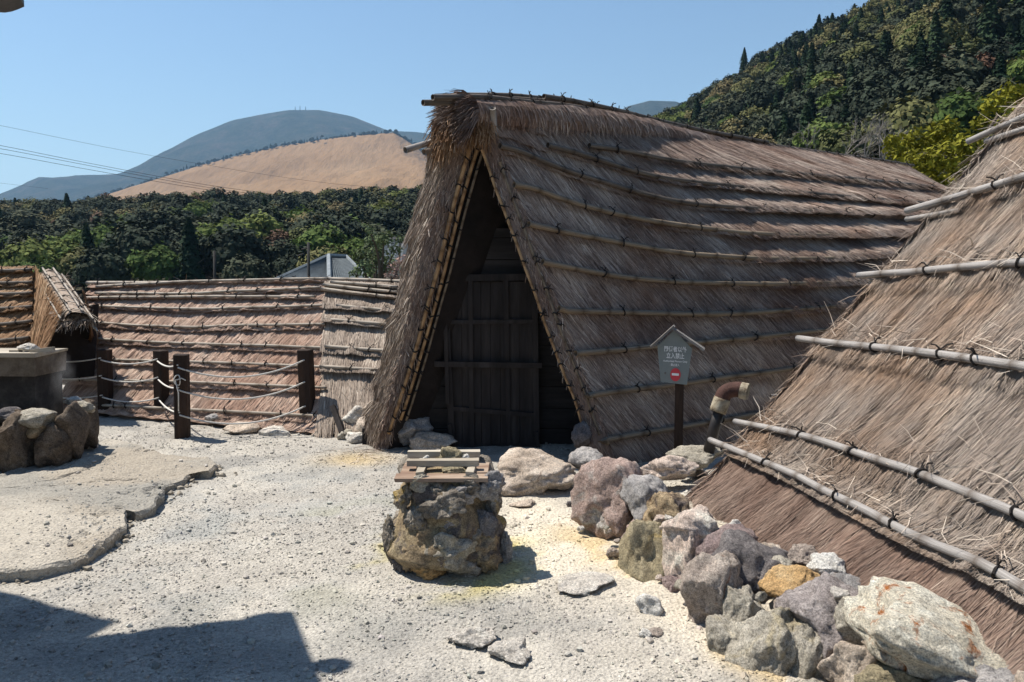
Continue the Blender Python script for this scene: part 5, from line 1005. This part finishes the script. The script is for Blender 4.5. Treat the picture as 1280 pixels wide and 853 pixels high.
# ------------------------------------------------------------------ tiled building out of frame whose eave corner shows at the top left
TILE = M('grey_roof_tile', [(0.3, (0.035, 0.034, 0.037)), (0.7, (0.08, 0.075, 0.075))], 10, rough=0.55, spec=0.4, bmp=0.2)
K = np.array([-2.64, 4.45, 3.06]); e1 = np.array([-0.91, -0.41, 0.0]); e2 = np.array([0.35, -0.93, 0.16])
tb = thing('tiled_building', K * [1, 1, 0] + e1 * 1.2 + e2 * 1.5, 'dark pantile eave corner poking into the top left of the picture', 'building')
TW = 0.235
for k in range(11):
    a = np.linspace(0, 1, 9); c_ = K + e1 * (TW * k + 0.0); prof = -0.055 * np.sin(a * np.pi) + 0.02 * a; rows = np.linspace(0, 3.2, 14); P = []
    for j, rw in enumerate(rows): P.append(c_ + e1 * (a * TW * 1.04)[:, None] + e2 * rw + np.array([0, 0, 1.0]) * (prof + 0.004 * (j % 2))[:, None])
    P = np.array(P); B_ = P - [0, 0, 0.03]; n9 = 14 * 9; V = np.concatenate([P.reshape(-1, 3), B_.reshape(-1, 3)]); Fg = grid_faces(9, 14)
    sk = [np.array([[i, i + 1, n9 + i + 1, n9 + i] for i in range(8)]), np.array([[j * 9, (j + 1) * 9, n9 + (j + 1) * 9, n9 + j * 9] for j in range(13)]), np.array([[j * 9 + 8, (j + 1) * 9 + 8, n9 + (j + 1) * 9 + 8, n9 + j * 9 + 8] for j in range(13)])]
    mk('tile_column', V, [Fg, Fg + n9] + sk, TILE, tb, smooth=False)
V, F = rock_verts((0.07, 0.07, 0.07), 5, cuts=0, rough=0.02); mk('ridge_end_tile', V + K + e2 * 0.62 - e1 * 0.06 + [0, 0, 0.02], [F], TILE, tb, smooth=True)
for q in (0.3, 2.3):
    p = K + e1 * q + e2 * 1.6; MB().box((p[0] - 0.5, p[1] - 0.3, 1.6), (0.14, 0.14, 3.3)).build('post', POST, tb)
up0 = np.array([-4.0, 4.55, 4.25]); ua = np.array([-0.92, 0.38, 0]); ub = np.array([-0.4, -0.92, 0.2])
Q_ = np.array([up0, up0 + ua * 3, up0 + ua * 3 + ub * 4, up0 + ub * 4]); MB().add(np.concatenate([Q_, Q_ - [0, 0, .12]]), [(0, 1, 2, 3), (7, 6, 5, 4)] + [(i, i + 4, (i + 1) % 4 + 4, (i + 1) % 4) for i in range(4)]).build('upper_roof', TILE, tb)
cb = Q_.mean(0); MB().box((cb[0], cb[1] - 0.3, 2.1), (2.2, 2.6, 4.2)).build('wall', CONC, tb)

# ------------------------------------------------------------------ grey tiled house, second roof, poles and wires
m, t, b = newmat('blue_grey_tile'); wv = t.nodes.new('ShaderNodeTexWave'); wv.inputs['Scale'].default_value = 1.0; wv.bands_direction = 'Z'; wv.inputs['Distortion'].default_value = 0.6
c = ramp(t, [(0.3, (0.05, 0.062, 0.072)), (0.7, (0.095, 0.115, 0.128))], noise(t, 3, 6)); t.links.new(c, b.inputs['Base Color']); b.inputs['Roughness'].default_value = 0.9; BTILE = m
PLAST = M('pale_plaster', [(0.3, (0.45, 0.43, 0.40)), (0.7, (0.58, 0.56, 0.52))], 3, bmp=0.1)
def tile_slope(root, a, b_, c_, d_, nrow, pitch, name='roof_slope'):
    """ribbed tile slope a-b ridge, d-c eave; ribs run down the slope"""
    n = max(4, int(np.linalg.norm(c_ - d_) / pitch)); V, F = [], []; m_ = n * 4 + 1; nr = np.cross(b_ - a + (c_ - d_), d_ - a); nr /= np.linalg.norm(nr); nr *= np.sign(nr[2])
    for j in range(nrow * 2):
        f = (j // 2 + (j % 2)) / nrow; st = 0.03 if j % 2 == 0 else 0.0
        for i in range(m_):
            u = i / (m_ - 1); p = (a + (b_ - a) * u) * (1 - f) + (d_ + (c_ - d_) * u) * f; V.append(p + nr * (0.035 * math.cos(i / 4 * 2 * math.pi) + st))
    return mk(name, V, [grid_faces(m_, nrow * 2)], BTILE, root, smooth=False)
hs = thing('tiled_house', W(420, 365, 36), 'house with blue-grey hipped tile roof behind the long hut', 'house')
rA, rB = W(411, 321, 37), W(432, 322, 39); eL, eM, eR = W(332, 357, 36), W(412, 362, 32), W(470, 360, 36)
tile_slope(hs, rA, rA + [0.05, 0, 0], eM, eL, 14, 0.26); tile_slope(hs, rA, rB, eR, eM, 14, 0.26)
RIDGEM = M('pale_ridge_tile', [(0.3, (0.15, 0.17, 0.185)), (0.7, (0.26, 0.285, 0.30))], 5, bmp=0.2)
for a, b_ in ((rA, eL), (rA, eM), (rB, eR), (rA, rB)): MB().tube([a + [0, 0, .06], b_ + [0, 0, .06]], 0.10, 6).build('hip_tile', RIDGEM, hs)
MB().box(((eL + eR) / 2)[:2].tolist() + [-2.2], (4.5, 3.0, 3.4)).build('wall', PLAST, hs)
h2 = thing('tiled_house', W(500, 340, 30), 'second grey tiled roof half hidden behind the small tree and the tall hut', 'house')
tile_slope(h2, W(484, 300, 31), W(560, 302, 31), W(566, 330, 28.5), W(474, 330, 28.5), 9, 0.24); MB().tube([W(483, 299, 31), W(560, 301, 31)], 0.09, 6).build('ridge_tile', TILE, h2)
MB().box(W(520, 352, 30.5), (2.6, 2.0, 1.2)).build('wall', PLAST, h2)
WIRE = M('dark_cable', [(0.3, (0.03, 0.03, 0.035)), (0.7, (0.05, 0.05, 0.055))], 5, bmp=0)
PCON = M('weathered_pole', [(0.3, (0.022, 0.021, 0.021)), (0.7, (0.045, 0.043, 0.042))], 5, bmp=0.1)
def upole(px, ty, Y, lab, arms):
    a = W(px, 372, Y); o = thing('utility_pole', a, lab, 'pole'); MB().tube([a - [0, 0, 2], W(px, ty, Y)], [0.0021 * Y, 0.0017 * Y], 8).build('shaft', PCON, o, smooth=True)
    for (x0, y0, x1, y1) in arms: MB().tube([W(x0, y0, Y), W(x1, y1, Y)], 0.001 * Y, 5).build('crossarm', PCON, o)
upole(385.5, 303, 30, 'thin dark utility pole in front of the grey tiled house', [(377, 312, 386, 310), (372, 320, 381, 317)])
upole(268, 314, 52, 'thin dark pole in front of the left wood', [(265, 320, 271, 320)])
for q, (pts, Y0, Y1) in enumerate((([(-60, 178), (0, 186), (110, 207), (250, 233), (350, 247)], 95, 130), ([(-60, 173), (0, 182), (110, 204), (250, 230), (350, 244)], 97, 132), ([(-60, 186), (0, 192), (110, 212), (250, 236), (350, 249)], 93, 128), ([(-60, 146), (0, 157), (180, 193), (400, 228), (560, 240)], 110, 150), ([(-60, 222), (0, 229), (60, 236)], 180, 190))):
    P = smooth_path([W(px, py, Y0 + (Y1 - Y0) * i / (len(pts) - 1)) for i, (px, py) in enumerate(pts)], 3); o = mk('power_line', *tube(P, 0.028 if q < 3 else 0.02, 5), WIRE, base=P[0])
    tag(o, ['middle of the three dark cables crossing the left sky', 'upper of the three dark cables crossing the left sky', 'lower of the three dark cables crossing the left sky', 'thin single cable high across the golden slope', 'short faint cable low at the left edge of the sky'][q], 'cable')
for q, px in enumerate((369, 375, 382)):
    a = W(px, 141, 5150); o = mk('radio_mast', *tube([a, W(px, 133.5 if q != 1 else 132.5, 5150)], [3.2, 1.6], 5), PCON, base=a); tag(o, ['left', 'middle', 'right'][q] + ' radio mast on top of the blue mountain', 'mast')

# ------------------------------------------------------------------ near trees
def leafy(name, base, blobs, n, leaf, mat, label, seed, stems, bark=BARK):
    r = np.random.default_rng(seed); o = thing(name, base, label, 'tree'); C, N, R = [], [], []
    tot = sum(bb[1] ** 2 for bb in blobs)
    for c_, rad in blobs:
        k = int(n * rad ** 2 / tot); d = r.normal(0, 1, (k, 3)); d /= np.linalg.norm(d, axis=1)[:, None]; C.append(c_ + d * (rad * r.uniform(0.45, 1.1, k))[:, None] * np.array([1, 1, 0.75])); N.append(d * 0.6 + r.normal(0, 0.6, (k, 3)) + [0, 0, .5]); R.append(np.clip(r.normal(0.5, 0.15) + r.normal(0, 0.25, k), 0, 1))
    C, N, R = np.concatenate(C), np.concatenate(N), np.concatenate(R); N /= np.linalg.norm(N, axis=1)[:, None]
    V, F = quads(C, N, leaf * r.uniform(0.6, 1.3, len(C)), r, 0.5); mk('crown', V, [F], mat, o, rnd=np.repeat(R, 4))
    mb = MB()
    for c_, rad in blobs[::max(1, len(blobs) // stems)]:
        P = smooth_path([base - np.array([0, 0, 0.3]), base * 0.45 + c_ * 0.55 + r.normal(0, 0.06 * np.linalg.norm(c_ - base), 3), c_], 0.25); mb.tube(P, np.linspace(0.05, 0.012, len(P)) * np.linalg.norm(c_ - base) ** 0.6, 5)
    mb.build('trunk', bark, o); return o
L_YEL = leaf_mat('leaf_yellow_green', [(0, (0.15, 0.15, 0.018)), (1, (0.20, 0.185, 0.025))], 0.15)
L_SHR = leaf_mat('leaf_shrub', [(0, (0.075, 0.10, 0.045)), (1, (0.11, 0.14, 0.07))], 0.1)
L_PINK = leaf_mat('blossom_pink', [(0, (0.32, 0.20, 0.17)), (1, (0.40, 0.28, 0.24))], 0.1)
r = np.random.default_rng(5)
bl_ = [(W(px, py, 21 + r.uniform(-1.2, 1.2)), s_ * mpp(21)) for px, py, s_ in [(1125, 190, 20), (1150, 175, 20), (1180, 165, 22), (1150, 205, 24), (1185, 195, 24), (1165, 228, 20), (1190, 235, 22), (1120, 178, 14), (1215, 180, 20), (1230, 155, 16), (1205, 215, 24), (1245, 130, 18), (1265, 118, 18), (1280, 150, 24), (1240, 200, 24), (1175, 250, 18), (1225, 235, 24), (1300, 120, 26), (1258, 160, 16)]]
leafy('yellow_green_tree', W(1200, 330, 21), bl_, 5200, 0.085, L_YEL, 'bright yellow-green bushy tree between the tall hut and the near right roof', 5, 6)
bl_ = [(W(px, py, 24 + r.uniform(-.8, .8)), s_ * mpp(24)) for px, py, s_ in [(455, 335, 14), (470, 318, 15), (480, 300, 13), (465, 300, 11), (450, 318, 10), (485, 330, 15), (470, 342, 16), (495, 312, 10), (444, 342, 8), (500, 300, 7), (462, 288, 7)]]
leafy('shrub_tree', W(474, 372, 24), bl_, 1700, 0.06, L_SHR, 'small airy green tree before the tiled roofs', 6, 7)
bl_ = [(W(px, py, 23 + r.uniform(-.5, .5)), s_ * mpp(23)) for px, py, s_ in [(495, 335, 11), (503, 325, 9), (490, 346, 10), (510, 340, 10)]]
leafy('blossom_shrub', W(500, 372, 23), bl_, 420, 0.045, L_PINK, 'pinkish blossoming shrub against the left edge of the tall hut', 8, 4)
TWIG = M('pale_twig', [(0.3, (0.12, 0.105, 0.095)), (0.7, (0.27, 0.24, 0.22))], 5, bmp=0)
def bare(base, h, seed, label, lean=0.0):
    r = np.random.default_rng(seed); mb = MB()
    def grow(p, d, L, rad, lv):
        e = p + d * L; q = (p + e) / 2 + r.normal(0, 0.06 * L, 3); mb.tube([p, q, e], [rad, rad * 0.85, rad * 0.65], 4, False)
        if lv == 0: return
        for _ in range(3 if lv > 1 else 4):
            nd = d + r.normal(0, 0.42, 3); nd[2] += 0.12; nd /= np.linalg.norm(nd); grow(e if r.random() < 0.6 else q, nd, L * r.uniform(0.6, 0.85), rad * 0.6, lv - 1)
    o = thing('bare_tree', base, label, 'tree'); grow(np.array(base, float), np.array([lean, 0, 1.0]), h * 0.34, h * 0.017, 4); mb.build('branches', TWIG, o)
for q, (px, py, Y, h, ln) in enumerate(((1040, 232, 30, 2.6, .3), (1075, 232, 29, 2.6, .15), (1105, 238, 30, 2.7, -.1), (1010, 228, 32, 2.3, -.2), (1090, 232, 33, 3.0, .4))):
    bare(W(px, py, Y), h, 40 + q, ['bare pale tree leaning right behind the thatched ridge', 'bare twiggy tree in the middle behind the thatched ridge', 'bare tree touching the yellow-green tree', 'leftmost bare tree behind the thatched ridge', 'tall bare tree leaning behind the other bare ones'][q], ln)

# ================================================================== HAZE AND STEAM
bx = MB(); bx.box((0, 500, 540), (20000, 24000, 1230)); hz = bx.build('haze', None)
hm_ = bpy.data.materials.new('haze_air'); hm_.use_nodes = True; t = hm_.node_tree; t.nodes.remove(t.nodes['Principled BSDF']); pv = t.nodes.new('ShaderNodeVolumePrincipled')
pv.inputs['Color'].default_value = (0.38, 0.66, 1.0, 1); pv.inputs['Density'].default_value = 0.000075; pv.inputs['Anisotropy'].default_value = 0.2; t.links.new(pv.outputs[0], t.nodes['Material Output'].inputs['Volume'])
hz.data.materials.append(hm_); tag(hz, 'thin blue air haze lying over the whole valley', 'haze', kind='stuff')

def steam(name, c, rad, dens, label, sc_=6.0):
    V, F = ICO3; o = mk(name, V * np.array(rad) + c, [F], None, base=c); m_ = bpy.data.materials.new(name); m_.use_nodes = True; t = m_.node_tree; t.nodes.remove(t.nodes['Principled BSDF'])
    pv = t.nodes.new('ShaderNodeVolumePrincipled'); pv.inputs['Color'].default_value = (0.96, 0.97, 1, 1); pv.inputs['Anisotropy'].default_value = 0.3
    tc = t.nodes.new('ShaderNodeTexCoord'); mp = t.nodes.new('ShaderNodeMapping'); mp.inputs['Scale'].default_value = tuple(1 / q for q in rad); t.links.new(tc.outputs['Object'], mp.inputs[0])
    ln = t.nodes.new('ShaderNodeVectorMath'); ln.operation = 'LENGTH'; t.links.new(mp.outputs[0], ln.inputs[0])
    mr = t.nodes.new('ShaderNodeMapRange'); mr.inputs[1].default_value = 1.0; mr.inputs[2].default_value = 0.1; mr.inputs[3].default_value = 0; mr.inputs[4].default_value = dens; t.links.new(ln.outputs['Value'], mr.inputs[0])
    nz = noise(t, 1.8, 4, 0.6, vec=mp.outputs[0]); rp_ = ramp(t, [(0.42, (0, 0, 0)), (0.62, (1, 1, 1))], nz)
    mu = t.nodes.new('ShaderNodeMath'); mu.operation = 'MULTIPLY'; t.links.new(mr.outputs[0], mu.inputs[0]); t.links.new(rp_, mu.inputs[1]); t.links.new(mu.outputs[0], pv.inputs['Density'])
    t.links.new(pv.outputs[0], t.nodes['Material Output'].inputs['Volume']); o.data.materials.append(m_); return tag(o, label, 'steam', kind='stuff')
steam('pipe_steam', W(950, 492, 5.62), (0.16, 0.10, 0.11), 2.2, 'faint steam blowing out of the vent pipe mouth')
steam('box_steam', W(78, 470, 6.45), (0.12, 0.10, 0.24), 2.0, 'thin steam rising at the right end of the steam box')
steam('hill_steam', W(1166, 101, 175), (2.4, 2.0, 3.0), 0.9, 'small white steam plume rising from the right hillside')

# ================================================================== LOOSE STRAW
def straw_bits(P0, D, L, wd, seed):
    r = np.random.default_rng(seed); n = len(P0); D = D / np.linalg.norm(D, axis=1)[:, None]; ln = (L * r.uniform(0.4, 1.3, n))[:, None]; wv = np.cross(D, r.normal(0, 1, (n, 3))); wv /= np.linalg.norm(wv, axis=1)[:, None]
    sag = r.normal(0, 0.12, (n, 3)) * ln; return strips(np.stack([P0, P0 + D * ln * 0.5 + sag * 0.4, P0 + D * ln], 1), wv * (wd * r.uniform(0.6, 1.4, n))[:, None], np.clip(r.normal(0.75, 0.2, n), 0, 1))
r = np.random.default_rng(91); PP, DD = [], []
for k, q in NV.items():
    n = 130; u = r.uniform(0, min(0.62, q[:, 0].max()), n); v = np.interp(u, q[:, 0], q[:, 1]) - np.abs(r.normal(0, 0.016, n)) - 0.008; PP.append(SN.pos(u, v) + SN.nrm(u, v) * (0.065 + 0.03 * r.random(n))[:, None])
    al = np.tile(-cdir, (n, 1)) * np.sign(r.normal(0, 1, n))[:, None]; DD.append(al * r.uniform(0.2, 1, n)[:, None] + np.tile(-sl3 / 3.2, (n, 1)) * r.uniform(-0.3, 1, n)[:, None] + SN.nrm(u, v) * r.uniform(0.0, 0.4, n)[:, None])
V, F, R = straw_bits(np.concatenate(PP), np.concatenate(DD), 0.16, 0.0022, 92)
tag(mk('loose_straw', V, [F], TH_PATCH, nh_, rnd=R), kind='stuff')
f = r.random(420); xy = (Ef[None] * (1 - f[:, None]) + En[None] * f[:, None])[:, :2] + np.c_[-np.abs(r.normal(0, 0.10, 420)), r.normal(0, 0.05, 420)]
g = r.random(260); xy2 = (E0[None] * (1 - g[:, None]) + (E0 + (E1 - E0) * 0.25)[None] * g[:, None])[:, :2] + np.c_[np.abs(r.normal(0, 0.12, 260)) * 0.7, -np.abs(r.normal(0, 0.12, 260))]
xy3 = np.c_[r.normal(-1.25, 0.22, 160), r.normal(6.85, 0.15, 160)]; xy4 = np.c_[r.uniform(-3.6, -1.6, 160), r.uniform(7.75, 8.3, 160)]
xy = np.concatenate([xy, xy2, xy3, xy4]); P0 = np.c_[xy, gh(xy[:, 0], xy[:, 1]) + 0.008 + 0.012 * r.random(len(xy))]; D = r.normal(0, 1, (len(xy), 3)) * [1, 1, 0.12]
V, F, R = straw_bits(P0, D, 0.11, 0.0024, 93); tag(mk('straw_litter', V, [F], TH_PATCH, rnd=R), 'fallen straw scattered on the ground along the thatched eaves', 'straw', kind='stuff')
